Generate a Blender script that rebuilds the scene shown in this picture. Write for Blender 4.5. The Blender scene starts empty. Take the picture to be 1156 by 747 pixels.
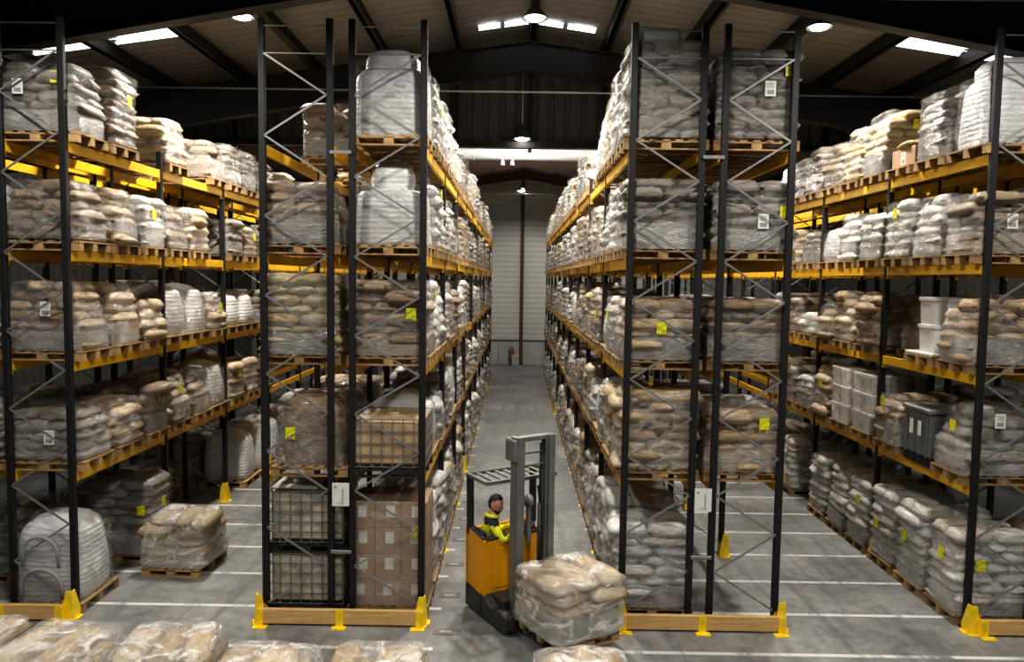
import bpy, math, random
from mathutils import Vector, Matrix, noise, Euler
R = math.radians
scene = bpy.context.scene
col = scene.collection

# ------------------------------------------------------------------ materials
class NT:
    def __init__(s, m):
        m.use_nodes = True; s.m = m; s.t = m.node_tree; s.t.nodes.clear()
    def n(s, typ, ins=None, **kw):
        nd = s.t.nodes.new(typ)
        for k, v in kw.items(): setattr(nd, k, v)
        for k, v in (ins or {}).items():
            sock = nd.inputs[k]
            if isinstance(v, bpy.types.NodeSocket): s.t.links.new(v, sock)
            else: sock.default_value = v
        return nd
    def ramp(s, fac, stops):
        nd = s.n('ShaderNodeValToRGB', {'Fac': fac}); cr = nd.color_ramp
        while len(cr.elements) < len(stops): cr.elements.new(0.5)
        for e, (p, c) in zip(cr.elements, stops):
            e.position = p; e.color = (*c, 1) if len(c) == 3 else c
        return nd.outputs['Color']
    def math(s, op, a, b=0.0, c=0.0, clamp=False):
        nd = s.n('ShaderNodeMath', {0: a, 1: b, 2: c}, operation=op); nd.use_clamp = clamp
        return nd.outputs[0]
    def mix(s, fac, a, b, mode='MIX'):
        nd = s.n('ShaderNodeMix', data_type='RGBA', blend_type=mode)
        for i, v in ((0, fac), (6, a), (7, b)):
            if isinstance(v, bpy.types.NodeSocket): s.t.links.new(v, nd.inputs[i])
            else: nd.inputs[i].default_value = v if i == 0 else ((*v, 1) if len(v) == 3 else v)
        return nd.outputs[2]
    def out(s, sh): s.n('ShaderNodeOutputMaterial', {'Surface': sh})

def mat_plain(name, c, rough=.5, metal=0, bump=0, bscale=40, var=.12, nscale=6, coat=0, emit=None, objvar=0):
    m = bpy.data.materials.new(name); t = NT(m)
    tc = t.n('ShaderNodeTexCoord').outputs['Object']
    nz = t.n('ShaderNodeTexNoise', {'Vector': tc, 'Scale': nscale, 'Detail': 5.0}).outputs['Fac']
    lo = tuple(x*(1-var) for x in c); hi = tuple(min(1, x*(1+var)) for x in c)
    cc = t.ramp(nz, [(.3, lo), (.7, hi)])
    if objvar:
        r = t.n('ShaderNodeObjectInfo').outputs['Random']
        v = t.math('MULTIPLY_ADD', r, objvar*2, 1-objvar)
        cc = t.mix(1.0, cc, t.n('ShaderNodeCombineColor', {0: v, 1: v, 2: v}).outputs[0], 'MULTIPLY')
    ins = {'Base Color': cc, 'Roughness': rough, 'Metallic': metal, 'Coat Weight': coat}
    if emit: ins['Emission Color'] = (*emit[:3], 1); ins['Emission Strength'] = emit[3]
    if bump:
        b = t.n('ShaderNodeTexNoise', {'Vector': tc, 'Scale': bscale, 'Detail': 4.0}).outputs['Fac']
        ins['Normal'] = t.n('ShaderNodeBump', {'Height': b, 'Strength': bump, 'Distance': .02}).outputs[0]
    t.out(t.n('ShaderNodeBsdfPrincipled', ins).outputs[0]); return m

def mat_sack(name, cols, coat=.25, rough=.5):
    # woven / paper sacks, tint varies with the object and across it
    m = bpy.data.materials.new(name); t = NT(m)
    tc = t.n('ShaderNodeTexCoord').outputs['Object']
    rnd = t.n('ShaderNodeObjectInfo').outputs['Random']
    off = t.n('ShaderNodeVectorMath', {0: tc, 1: t.n('ShaderNodeCombineXYZ', {0: t.math('MULTIPLY', rnd, 37.0), 1: t.math('MULTIPLY', rnd, 91.0), 2: 0.0}).outputs[0]}).outputs[0]
    mp = t.n('ShaderNodeMapping', {'Vector': off, 'Scale': (1.6, 1.6, 6.0)}).outputs[0]
    a = t.n('ShaderNodeTexNoise', {'Vector': mp, 'Scale': 1.6, 'Detail': 2.0}).outputs['Fac']
    a = t.math('ADD', a, t.math('MULTIPLY_ADD', rnd, .4, -.2))
    cc = t.ramp(a, [(.25, cols[0]), (.5, cols[1]), (.75, cols[2])])
    f = t.n('ShaderNodeTexNoise', {'Vector': off, 'Scale': 9.0, 'Detail': 6.0, 'Roughness': .65}).outputs['Fac']
    cc = t.mix(.55, cc, t.ramp(f, [(.3, (.45, .45, .45)), (.7, (1.3, 1.3, 1.3))]), 'MULTIPLY')
    w = t.n('ShaderNodeTexNoise', {'Vector': t.n('ShaderNodeMapping', {'Vector': off, 'Scale': (1, 1, 2.4)}).outputs[0], 'Scale': 14.0, 'Detail': 3.0, 'Distortion': 1.2}).outputs['Fac']
    nb = t.n('ShaderNodeBump', {'Height': w, 'Strength': .75, 'Distance': .03}).outputs[0]
    t.out(t.n('ShaderNodeBsdfPrincipled', {'Base Color': cc, 'Roughness': rough, 'Normal': nb,
        'Coat Weight': coat, 'Coat Roughness': .18}).outputs[0]); return m

def mat_film(name, base=.2, amp=.45, low=.35, tint=(.82, .83, .85), rough=.2):
    # clear stretch film: see-through with hazy streaks and sharp crinkle highlights
    m = bpy.data.materials.new(name); t = NT(m)
    tc = t.n('ShaderNodeTexCoord').outputs['Object']
    rnd = t.n('ShaderNodeObjectInfo').outputs['Random']
    off = t.n('ShaderNodeVectorMath', {0: tc, 1: t.n('ShaderNodeCombineXYZ', {0: t.math('MULTIPLY', rnd, 23.0), 1: t.math('MULTIPLY', rnd, 51.0), 2: 0.0}).outputs[0]}).outputs[0]
    mp = t.n('ShaderNodeMapping', {'Vector': off, 'Scale': (1.0, 1.0, 2.2), 'Rotation': (.5, .3, 0)}).outputs[0]
    a = t.n('ShaderNodeTexNoise', {'Vector': mp, 'Scale': 2.6, 'Detail': 5.0, 'Distortion': 1.6, 'Roughness': .6}).outputs['Fac']
    b = t.n('ShaderNodeTexNoise', {'Vector': mp, 'Scale': 13.0, 'Detail': 4.0, 'Distortion': 2.2}).outputs['Fac']
    z = t.n('ShaderNodeSeparateXYZ', {0: tc}).outputs[2]
    lowf = t.n('ShaderNodeMapRange', {0: z, 1: .52, 2: .38, 3: 0.0, 4: low}).outputs[0]
    st = t.n('ShaderNodeMapRange', {0: a, 1: .48, 2: .68, 3: 0.0, 4: amp}).outputs[0]
    fac = t.math('ADD', t.math('ADD', st, lowf), base, clamp=True)
    fac = t.math('MINIMUM', fac, .86)
    nb = t.n('ShaderNodeBump', {'Height': t.math('MULTIPLY_ADD', b, .5, a), 'Strength': .9, 'Distance': .05}).outputs[0]
    sh = t.n('ShaderNodeBsdfPrincipled', {'Base Color': (*tint, 1), 'Roughness': rough, 'Normal': nb, 'Specular IOR Level': .9}).outputs[0]
    tr = t.n('ShaderNodeBsdfTransparent', {'Color': (.97, .97, .97, 1)}).outputs[0]
    mx = t.n('ShaderNodeMixShader', {0: fac, 1: tr, 2: sh}).outputs[0]
    cr = t.n('ShaderNodeTexNoise', {'Vector': off, 'Scale': 16.0, 'Detail': 3.0, 'Distortion': 2.5}).outputs['Fac']
    nb2 = t.n('ShaderNodeBump', {'Height': t.math('MULTIPLY_ADD', cr, .35, t.math('MULTIPLY_ADD', b, .5, a)), 'Strength': 1.0, 'Distance': .09}).outputs[0]
    gl = t.n('ShaderNodeBsdfAnisotropic', {'Color': (1, 1, 1, 1), 'Roughness': .17, 'Normal': nb2}).outputs[0]
    gf = t.n('ShaderNodeMapRange', {0: b, 1: .40, 2: .62, 3: .02, 4: .17}).outputs[0]
    t.out(t.n('ShaderNodeMixShader', {0: gf, 1: mx, 2: gl}).outputs[0]); return m

M = {}
M['post'] = mat_plain('dark_post_paint', (.006, .006, .008), .6, 0)
M['brace'] = mat_plain('galvanised_brace', (.30, .30, .31), .45, .6)
M['beam'] = mat_plain('orange_beam_paint', (.74, .42, .012), .45, 0, .1, 30, .15, 3)
M['guard'] = mat_plain('yellow_guard_paint', (.85, .60, .015), .5, 0, .15, 30, .15, 8)
M['plank'] = None
M['pallet'] = mat_plain('pallet_wood', (.33, .21, .095), .75, 0, .3, 25, .3, 5, objvar=.25)
M['pallet_dark'] = mat_plain('dark_plastic_pallet', (.02, .02, .022), .5)
M['beige'] = mat_sack('beige_sack', [(.30, .19, .095), (.48, .35, .20), (.64, .54, .40)])
M['brown'] = mat_sack('brown_sack', [(.16, .105, .065), (.28, .20, .13), (.42, .33, .23)])
M['white'] = mat_sack('white_sack', [(.50, .44, .36), (.70, .68, .65), (.82, .82, .82)])
M['grey'] = mat_sack('grey_sack', [(.16, .135, .11), (.27, .24, .21), (.40, .37, .34)])
M['gold'] = mat_sack('lamplit_sack', [(.42, .29, .12), (.60, .45, .20), (.72, .62, .40)])  # beige sack with the lamps' warm glow mixed into its colour
M['film'] = mat_film('stretch_film', .05, .38, .12, (.44, .42, .40))
M['film_thick'] = mat_film('thick_stretch_film', .16, .42, .12, (.36, .34, .32))
M['film_light'] = mat_film('light_stretch_film', .05, .45, .12, (.66, .65, .64), .16)
M['film_white'] = mat_film('white_stretch_film', .15, .72, .12, (.86, .84, .80), .14)
M['sleeve'] = mat_sack('grey_base_wrap', [(.20, .19, .175), (.30, .29, .275), (.42, .41, .40)], .5, .3)
M['sleeve_tan'] = mat_sack('tan_base_wrap', [(.24, .18, .125), (.34, .27, .20), (.42, .36, .30)], .5, .3)
M['film_far'] = mat_film('far_stretch_film', .08, .40, 0, (.62, .62, .62))
M['tag'] = mat_plain('yellow_tag', (.80, .66, .02), .5, 0, 0, 40, .6, 30)
M['paper'] = mat_plain('white_paper', (.72, .72, .70), .6, 0, 0, 40, .04)
M['ink'] = mat_plain('grey_print', (.25, .25, .26), .6)
M['cardboard'] = mat_plain('cardboard', (.36, .235, .145), .7, 0, .1, 20, .12, 4, objvar=.1)
M['tank'] = mat_plain('white_tank_plastic', (.44, .40, .33), .4, 0, .1, 6, .35, 5)
M['tank_tan'] = mat_plain('tan_tank_plastic', (.42, .31, .19), .45, 0, .1, 6, .2, 4)
M['cage'] = mat_plain('cage_steel', (.20, .20, .20), .45, .4)
M['tub'] = mat_plain('white_tub_plastic', (.62, .62, .61), .35, 0, 0, 5, .08, objvar=.1)
M['bin'] = mat_plain('grey_bin_plastic', (.13, .135, .14), .4)
M['orange'] = mat_plain('orange_truck_paint', (.80, .36, .008), .3, 0, 0, 5, .06, 2, coat=.5)
M['chassis'] = mat_plain('dark_grey_truck_steel', (.045, .045, .047), .45, .3)
M['mast'] = mat_plain('mast_steel', (.17, .17, .17), .42, .3, 0, 5, .2, 3)
M['rubber'] = mat_plain('black_rubber', (.012, .012, .012), .7)
M['skin'] = mat_plain('skin', (.55, .32, .22), .55)
M['hair'] = mat_plain('dark_hair', (.018, .013, .010), .7, 0, .6, 60)
M['hivis'] = mat_plain('yellow_safety_cloth', (.72, .72, .02), .7, 0, .4, 18, .2, 10)
M['navy'] = mat_plain('navy_cloth', (.014, .017, .028), .8, 0, .3, 20)
M['reflect'] = mat_plain('reflective_band', (.6, .6, .58), .35)
M['glove'] = mat_plain('black_glove', (.015, .015, .015), .7)
M['eye'] = mat_plain('eye', (.05, .03, .02), .3)
M['pipe'] = mat_plain('pipe_steel', (.50, .50, .50), .4, .5)
M['duct'] = mat_plain('duct_foil', (.34, .34, .345), .4, 0, .3, 12)
M['rust'] = mat_plain('red_oxide_steel', (.075, .035, .022), .6)
M['steel_dark'] = mat_plain('dark_roof_steel', (.010, .0075, .0065), .6, .1)
M['lampbody'] = mat_plain('lamp_housing', (.12, .12, .12), .5, .5)
M['plate'] = mat_plain('worn_floor_plate', (.15, .14, .125), .6)
M['red'] = mat_plain('faded_red_paint', (.22, .07, .035), .5)
M['strap'] = mat_plain('grey_strap', (.28, .28, .28), .7)

def mat_bag():
    m = bpy.data.materials.new('white_bulk_bag'); t = NT(m)
    tc = t.n('ShaderNodeTexCoord').outputs['Object']
    wv = t.n('ShaderNodeTexWave', {'Vector': tc, 'Scale': 4.2, 'Distortion': 1.5, 'Detail': 2.0, 'Detail Scale': 1.5}, bands_direction='Z').outputs['Fac']
    nz = t.n('ShaderNodeTexNoise', {'Vector': t.n('ShaderNodeMapping', {'Vector': tc, 'Scale': (1, 1, 3)}).outputs[0], 'Scale': 7.0, 'Detail': 5.0, 'Distortion': 1.5}).outputs['Fac']
    lg = t.n('ShaderNodeTexNoise', {'Vector': tc, 'Scale': 2.0, 'Detail': 3.0}).outputs['Fac']
    c = t.ramp(lg, [(.3, (.50, .51, .53)), (.7, (.74, .75, .77))])
    nb = t.n('ShaderNodeBump', {'Height': t.math('MULTIPLY_ADD', wv, .25, nz), 'Strength': .6, 'Distance': .035}).outputs[0]
    t.out(t.n('ShaderNodeBsdfPrincipled', {'Base Color': c, 'Roughness': .42, 'Normal': nb, 'Coat Weight': .3, 'Coat Roughness': .2}).outputs[0])
    return m
M['bag'] = mat_bag()

def mat_plank():
    m = bpy.data.materials.new('timber_plank'); t = NT(m)
    tc = t.n('ShaderNodeTexCoord').outputs['Object']
    g = t.n('ShaderNodeTexNoise', {'Vector': t.n('ShaderNodeMapping', {'Vector': tc, 'Scale': (1.5, 8, 22)}).outputs[0], 'Scale': 1.5, 'Detail': 5.0, 'Distortion': .6}).outputs['Fac']
    k = t.n('ShaderNodeTexVoronoi', {'Vector': t.n('ShaderNodeMapping', {'Vector': tc, 'Scale': (3.2, .01, 7)}).outputs[0], 'Scale': 1.0}).outputs['Distance']
    c = t.ramp(g, [(.3, (.46, .28, .10)), (.7, (.68, .45, .20))])
    c = t.mix(t.n('ShaderNodeMapRange', {0: k, 1: .05, 2: .12, 3: .85, 4: 0.0}).outputs[0], c, (.10, .05, .02))
    t.out(t.n('ShaderNodeBsdfPrincipled', {'Base Color': c, 'Roughness': .6}).outputs[0]); return m
M['plank'] = mat_plank()

def mat_floor():
    m = bpy.data.materials.new('concrete_floor'); t = NT(m)
    P = t.n('ShaderNodeNewGeometry').outputs['Position']
    xyz = t.n('ShaderNodeSeparateXYZ', {0: P}); X, Y = xyz.outputs[0], xyz.outputs[1]
    a = t.n('ShaderNodeTexNoise', {'Vector': P, 'Scale': .55, 'Detail': 7.0, 'Roughness': .62}).outputs['Fac']
    b = t.n('ShaderNodeTexNoise', {'Vector': P, 'Scale': 5.0, 'Detail': 6.0, 'Roughness': .7}).outputs['Fac']
    c = t.ramp(t.math('MULTIPLY_ADD', b, .4, t.math('MULTIPLY', a, .6)), [(.38, (.105, .105, .104)), (.5, (.195, .195, .193)), (.63, (.30, .30, .298))])
    # tyre streaks running with the aisles
    s = t.n('ShaderNodeTexNoise', {'Vector': t.n('ShaderNodeMapping', {'Vector': P, 'Scale': (2.4, .18, 1)}).outputs[0], 'Scale': 1.6, 'Detail': 4.0, 'Distortion': .5}).outputs['Fac']
    c = t.mix(t.n('ShaderNodeMapRange', {0: s, 1: .52, 2: .7, 3: 0.0, 4: .55}).outputs[0], c, (.085, .085, .084))
    # saw-cut joints
    def joint(sock, off, step, w):
        f = t.math('FRACT', t.math('DIVIDE', t.math('SUBTRACT', sock, off), step))
        return t.math('LESS_THAN', f, w/step)
    c = t.mix(t.math('MULTIPLY', t.math('MAXIMUM', joint(X, -20.1, 5.6, .012), joint(Y, 8.35, 5.8, .012)), .5), c, (.05, .05, .05))
    # painted white cross lines, one every 1.21 m
    f = t.math('FRACT', t.math('DIVIDE', t.math('SUBTRACT', Y, 9.56), 1.215))
    line = t.math('LESS_THAN', f, .080/1.215)
    inx = t.math('MAXIMUM', t.math('MULTIPLY', t.math('GREATER_THAN', X, -9.2), t.math('LESS_THAN', X, -1.05)),
                 t.math('MULTIPLY', t.math('GREATER_THAN', X, 1.45), t.math('LESS_THAN', X, 9.2)))
    first = t.math('LESS_THAN', Y, 9.9)
    aisle = t.math('MAXIMUM', t.math('LESS_THAN', Y, 10.0), inx)
    iny = t.math('MULTIPLY', t.math('GREATER_THAN', Y, 9.4), t.math('LESS_THAN', Y, 39))
    wear = t.n('ShaderNodeTexNoise', {'Vector': t.n('ShaderNodeMapping', {'Vector': P, 'Scale': (1.2, .3, 1)}).outputs[0], 'Scale': 2.2, 'Detail': 6.0, 'Roughness': .7}).outputs['Fac']
    wf = t.n('ShaderNodeMapRange', {0: wear, 1: .38, 2: .5, 3: .12, 4: .95}).outputs[0]
    lf = t.math('MULTIPLY', t.math('MULTIPLY', line, inx), t.math('MULTIPLY', iny, wf))
    c = t.mix(lf, c, (.60, .60, .58))
    rg = t.n('ShaderNodeMapRange', {0: a, 1: .3, 2: .7, 3: .38, 4: .6}).outputs[0]
    nb = t.n('ShaderNodeBump', {'Height': b, 'Strength': .12, 'Distance': .01}).outputs[0]
    t.out(t.n('ShaderNodeBsdfPrincipled', {'Base Color': c, 'Roughness': rg, 'Normal': nb}).outputs[0]); return m

def mat_ribbed(name, c1, c2, axis, step, rough=.6, bump=.6):
    m = bpy.data.materials.new(name); t = NT(m)
    P = t.n('ShaderNodeNewGeometry').outputs['Position']
    s = t.n('ShaderNodeSeparateXYZ', {0: P}).outputs[axis]
    f = t.math('PINGPONG', s, step/2)
    f = t.math('DIVIDE', f, step/2)
    pr = t.n('ShaderNodeMapRange', {0: f, 1: .25, 2: .45}).outputs[0]
    nz = t.n('ShaderNodeTexNoise', {'Vector': P, 'Scale': .8, 'Detail': 5.0}).outputs['Fac']
    c = t.mix(nz, c1, c2)
    c = t.mix(t.math('MULTIPLY', t.math('SUBTRACT', 1.0, pr), .35), c, tuple(x*.55 for x in c1))
    nb = t.n('ShaderNodeBump', {'Height': pr, 'Strength': bump, 'Distance': .04}).outputs[0]
    t.out(t.n('ShaderNodeBsdfPrincipled', {'Base Color': c, 'Roughness': rough, 'Normal': nb}).outputs[0]); return m
M['floor'] = mat_floor()
M['roof'] = mat_ribbed('lining_roof', (.155, .145, .135), (.215, .20, .185), 1, .35, .7, .3)
M['ribs'] = mat_ribbed('dark_cladding', (.07, .07, .068), (.10, .098, .094), 0, .42, .6, .9)
M['clad'] = mat_ribbed('white_cladding', (.50, .50, .485), (.58, .58, .56), 2, .30, .5, .12)
M['sidewall'] = mat_ribbed('side_cladding', (.06, .058, .055), (.08, .077, .073), 1, .42)
M['concrete'] = mat_plain('concrete_panel', (.40, .40, .38), .8, 0, .1, 8, .12, 2)
M['daylight'] = mat_plain('daylight_sheet', (.8, .8, .8), .5, 0, 0, 5, .05, 5, emit=(.95, .98, 1, 2.6))
M['lampglass'] = mat_plain('lamp_glass', (.9, .9, .9), .3, 0, 0, 5, .02, 5, emit=(1, .97, .9, 30))

# ------------------------------------------------------------------ mesh kit
class MB:
    def __init__(s): s.v = []; s.f = []; s.mi = []; s.sm = []
    def add(s, vs, fs, mi=0, smooth=False, mtx=None):
        b = len(s.v)
        s.v += [tuple(mtx @ Vector(p)) for p in vs] if mtx is not None else [tuple(p) for p in vs]
        for f in fs: s.f.append(tuple(i+b for i in f)); s.mi.append(mi); s.sm.append(smooth)
        return s
    def box(s, c, d, mi=0, rot=None, bev=0.0):
        x, y, z = d[0]/2, d[1]/2, d[2]/2
        mt = Matrix.Translation(c) @ (rot.to_4x4() if rot is not None else Matrix())
        if bev:
            e = bev; vs = []; 
            for sx in (-1, 1):
                for sy in (-1, 1):
                    for sz in (-1, 1):
                        vs += [(sx*(x-e), sy*(y-e), sz*z), (sx*(x-e), sy*y, sz*(z-e)), (sx*x, sy*(y-e), sz*(z-e))]
            def I(sx, sy, sz, k): return (((sx > 0)*2+(sy > 0))*2+(sz > 0))*3+k
            fs = []
            for q in (-1, 1):
                fs.append([I(-1, -1, q, 0), I(1, -1, q, 0), I(1, 1, q, 0), I(-1, 1, q, 0)][::q])
                fs.append([I(-1, q, -1, 1), I(1, q, -1, 1), I(1, q, 1, 1), I(-1, q, 1, 1)][::-q])
                fs.append([I(q, -1, -1, 2), I(q, 1, -1, 2), I(q, 1, 1, 2), I(q, -1, 1, 2)][::q])
            for a in (-1, 1):
                for b in (-1, 1):
                    fs.append([I(-1, a, b, 0), I(1, a, b, 0), I(1, a, b, 1), I(-1, a, b, 1)])
                    fs.append([I(a, -1, b, 0), I(a, 1, b, 0), I(a, 1, b, 2), I(a, -1, b, 2)])
                    fs.append([I(a, b, -1, 1), I(a, b, 1, 1), I(a, b, 1, 2), I(a, b, -1, 2)])
                    for c_ in (-1, 1): fs.append([I(a, b, c_, 0), I(a, b, c_, 1), I(a, b, c_, 2)])
            return s.add(vs, fs, mi, False, mt)
        vs = [(-x, -y, -z), (x, -y, -z), (x, y, -z), (-x, y, -z), (-x, -y, z), (x, -y, z), (x, y, z), (-x, y, z)]
        fs = [(0, 3, 2, 1), (4, 5, 6, 7), (0, 1, 5, 4), (1, 2, 6, 5), (2, 3, 7, 6), (3, 0, 4, 7)]
        return s.add(vs, fs, mi, False, mt)
    def bar(s, a, b, w, h, mi=0, up=(0, 0, 1)):
        a, b = Vector(a), Vector(b); d = b-a; L = d.length; z = d.normalized()
        u = Vector(up)
        if abs(z.dot(u)) > .98: u = Vector((0, 1, 0))
        x = z.cross(u).normalized(); y = z.cross(x).normalized()
        m = Matrix((x, y, z)).transposed()
        return s.box((a+b)/2, (w, h, L), mi, m)
    def tube(s, pts, r, n=10, mi=0, caps=True):
        pts = [Vector(p) for p in pts]; rs = r if isinstance(r, (list, tuple)) else [r]*len(pts)
        vs = []; fs = []; px = None
        for i, p in enumerate(pts):
            d = (pts[min(i+1, len(pts)-1)]-pts[max(i-1, 0)]).normalized()
            u = px if px is not None else (Vector((0, 0, 1)) if abs(d.z) < .9 else Vector((1, 0, 0)))
            x = (u-d*u.dot(d)).normalized(); px = x; y = d.cross(x)
            for k in range(n):
                a = 2*math.pi*k/n; vs.append(p+(x*math.cos(a)+y*math.sin(a))*rs[i])
        for i in range(len(pts)-1):
            for k in range(n):
                fs.append((i*n+k, i*n+(k+1) % n, (i+1)*n+(k+1) % n, (i+1)*n+k))
        if caps: fs += [tuple(range(n))[::-1], tuple((len(pts)-1)*n+k for k in range(n))]
        return s.add(vs, fs, mi, True)
    def lathe(s, prof, n=20, mi=0, c=(0, 0, 0)):
        vs = []; fs = []
        for r, z in prof:
            for k in range(n):
                a = 2*math.pi*k/n; vs.append((c[0]+r*math.cos(a), c[1]+r*math.sin(a), c[2]+z))
        for i in range(len(prof)-1):
            for k in range(n): fs.append((i*n+k, i*n+(k+1) % n, (i+1)*n+(k+1) % n, (i+1)*n+k))
        fs += [tuple(range(n))[::-1], tuple((len(prof)-1)*n+k for k in range(n))]
        return s.add(vs, fs, mi, True)
    def prism(s, poly, y0, y1, mi=0):   # poly in (x,z), extruded in y
        n = len(poly)
        vs = [(x, y0, z) for x, z in poly]+[(x, y1, z) for x, z in poly]
        fs = [tuple(range(n)), tuple(range(2*n-1, n-1, -1))]+[(i, i+n, (i+1) % n+n, (i+1) % n) for i in range(n)]
        return s.add(vs, fs, mi)
    def mesh(s, name, mats):
        me = bpy.data.meshes.new(name); me.from_pydata(s.v, [], s.f)
        me.polygons.foreach_set('material_index', s.mi); me.polygons.foreach_set('use_smooth', s.sm)
        for m in mats: me.materials.append(m)
        me.update(); return me
    def build(s, name, mats, parent=None, loc=(0, 0, 0)):
        return link(name, s.mesh(name, mats if isinstance(mats, (list, tuple)) else [mats]), parent, loc)

def link(name, data, parent=None, loc=(0, 0, 0), rot=None, scale=None):
    o = bpy.data.objects.new(name, data); col.objects.link(o)
    if parent: o.parent = parent
    o.location = loc
    if rot is not None: o.rotation_euler = rot
    if scale is not None: o.scale = scale
    return o
def tag(o, label, cat, group=None):
    o['label'] = label; o['category'] = cat
    if group: o['group'] = group
    return o
def empty(name, label, cat, loc=(0, 0, 0), rz=0, group=None):
    o = link(name, None, None, loc, (0, 0, rz)); o.empty_display_size = .1
    return tag(o, label, cat, group)
def struct(o): o['kind'] = 'structure'; return o

# ------------------------------------------------------------------ camera (solved from the photograph)
f_px, pitch, yaw, roll, H = 833.7, .0693, .0046, .0143, 4.962
cy_, sy_ = math.cos(yaw), math.sin(yaw)
r_ = Vector((cy_, sy_, 0)); fw = Vector((-sy_, cy_, 0)); up = Vector((0, 0, 1))
f2 = fw*math.cos(pitch)-up*math.sin(pitch); u2 = up*math.cos(pitch)+fw*math.sin(pitch)
rx = r_*math.cos(roll)+u2*math.sin(roll); ux = u2*math.cos(roll)-r_*math.sin(roll)
cam = bpy.data.cameras.new('camera'); cam.sensor_width = 36; cam.lens = 36*f_px/1156; cam.clip_end = 200
co = bpy.data.objects.new('camera', cam); col.objects.link(co)
co.matrix_world = Matrix.Translation((0, 0, H)) @ Matrix((rx, ux, -f2)).transposed().to_4x4()
scene.camera = co

# ------------------------------------------------------------------ rack geometry numbers
D, BAY, NB = 10.48, 2.8, 10
ZB = [1.937, 3.55, 5.134, 6.668]           # underside of the beams
BH = .15
LV = [0.0]+[z+BH for z in ZB]              # load surfaces
RX = {'L': (-6.38, -7.27), 'A': (-3.58, -2.63), 'B': (-1.32, -2.32), 'C': (1.60, 2.57), 'D': (3.83, 2.88), 'R': (6.63, 7.52)}
RX['L2'] = (-8.46, -7.57); RX['R2'] = (8.71, 7.82)
RPH = {'L': 'leftmost rack', 'A': 'left double rack, outer row', 'B': "rack on the aisle's left side",
       'C': "rack on the aisle's right side", 'D': 'right double rack, outer row', 'R': 'rightmost rack',
       'L2': 'row behind leftmost rack', 'R2': 'row behind rightmost rack'}

# ------------------------------------------------------------------ building shell
RZ, RS, XC = 10.95, .142, .3
def rz(x): return RZ-RS*abs(x-XC)
XW = 15.5; Y0, Y1 = -8.0, 43.3
struct(MB().add([(-XW, Y0, 0), (XW, Y0, 0), (XW, Y1, 0), (-XW, Y1, 0)], [(0, 1, 2, 3)]).build('floor', M['floor']))
mb = MB()
mb.add([(-XW, Y0, rz(-XW)), (XC, Y0, RZ), (XC, Y1, RZ), (-XW, Y1, rz(-XW)), (XW, Y0, rz(XW)), (XW, Y1, rz(XW))], [(0, 3, 2, 1), (1, 2, 5, 4)])
struct(mb.build('ceiling', M['roof']))
for nm, x in (('wall_left', -XW), ('wall_right', XW)):
    struct(MB().add([(x, Y0, 0), (x, Y1, 0), (x, Y1, rz(x)), (x, Y0, rz(x))], [(0, 1, 2, 3)]).build(nm, M['sidewall']))
struct(MB().add([(-XW, Y0, 0), (XW, Y0, 0), (XW, Y0, rz(XW)), (XC, Y0, RZ), (-XW, Y0, rz(-XW))], [(0, 1, 2, 3, 4)]).build('wall_front', M['sidewall']))
w = struct(MB().add([(-XW, Y1, 1.4), (XW, Y1, 1.4), (XW, Y1, rz(XW)), (XC, Y1, RZ), (-XW, Y1, rz(-XW))], [(0, 1, 2, 3, 4)]).build('wall_back', M['clad']))
mb = MB()
for i in range(24): mb.box((-XW+.65+i*1.32, Y1-.02, .68), (1.30, .08, 1.36), 0, None, .01)
struct(mb.build('baseboard_back', M['concrete']))
struct(MB().box((0, Y1-.04, 1.40), (2*XW, .1, .06)).build('trim_1', M['steel_dark']))
mb = MB(); mb.box((.33, Y1-.17, 5.4), (.22, .02, 10.8)); mb.box((.33, Y1-.05, 5.4), (.22, .02, 10.8)); mb.box((.33, Y1-.11, 5.4), (.03, .12, 10.8))
struct(mb.build('trim_2', M['rust']))
# upper partition of dark ribbed cladding with the opening below it
YP = 19.4; zb = 8.43
struct(MB().add([(-XW, YP, zb-1.2), (-7.8, YP, zb-.15), (XC, YP, zb), (8.4, YP, zb-.15), (XW, YP, zb-1.2), (XW, YP, rz(XW)), (XC, YP, RZ), (-XW, YP, rz(-XW))], [(0, 1, 2, 3, 4, 5, 6, 7)]).build('wall_partition', M['ribs']))
mb = MB()
for k in range(-8, 9):
    x = XC+1.9*k; mb.box((x, YP-.1, (rz(x)+zb-.3)/2), (.1, .14, rz(x)-zb+.1))
mb.box((0, YP-.12, zb-.02), (2*XW, .2, .16))
struct(mb.build('trim_3', M['steel_dark']))
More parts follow.
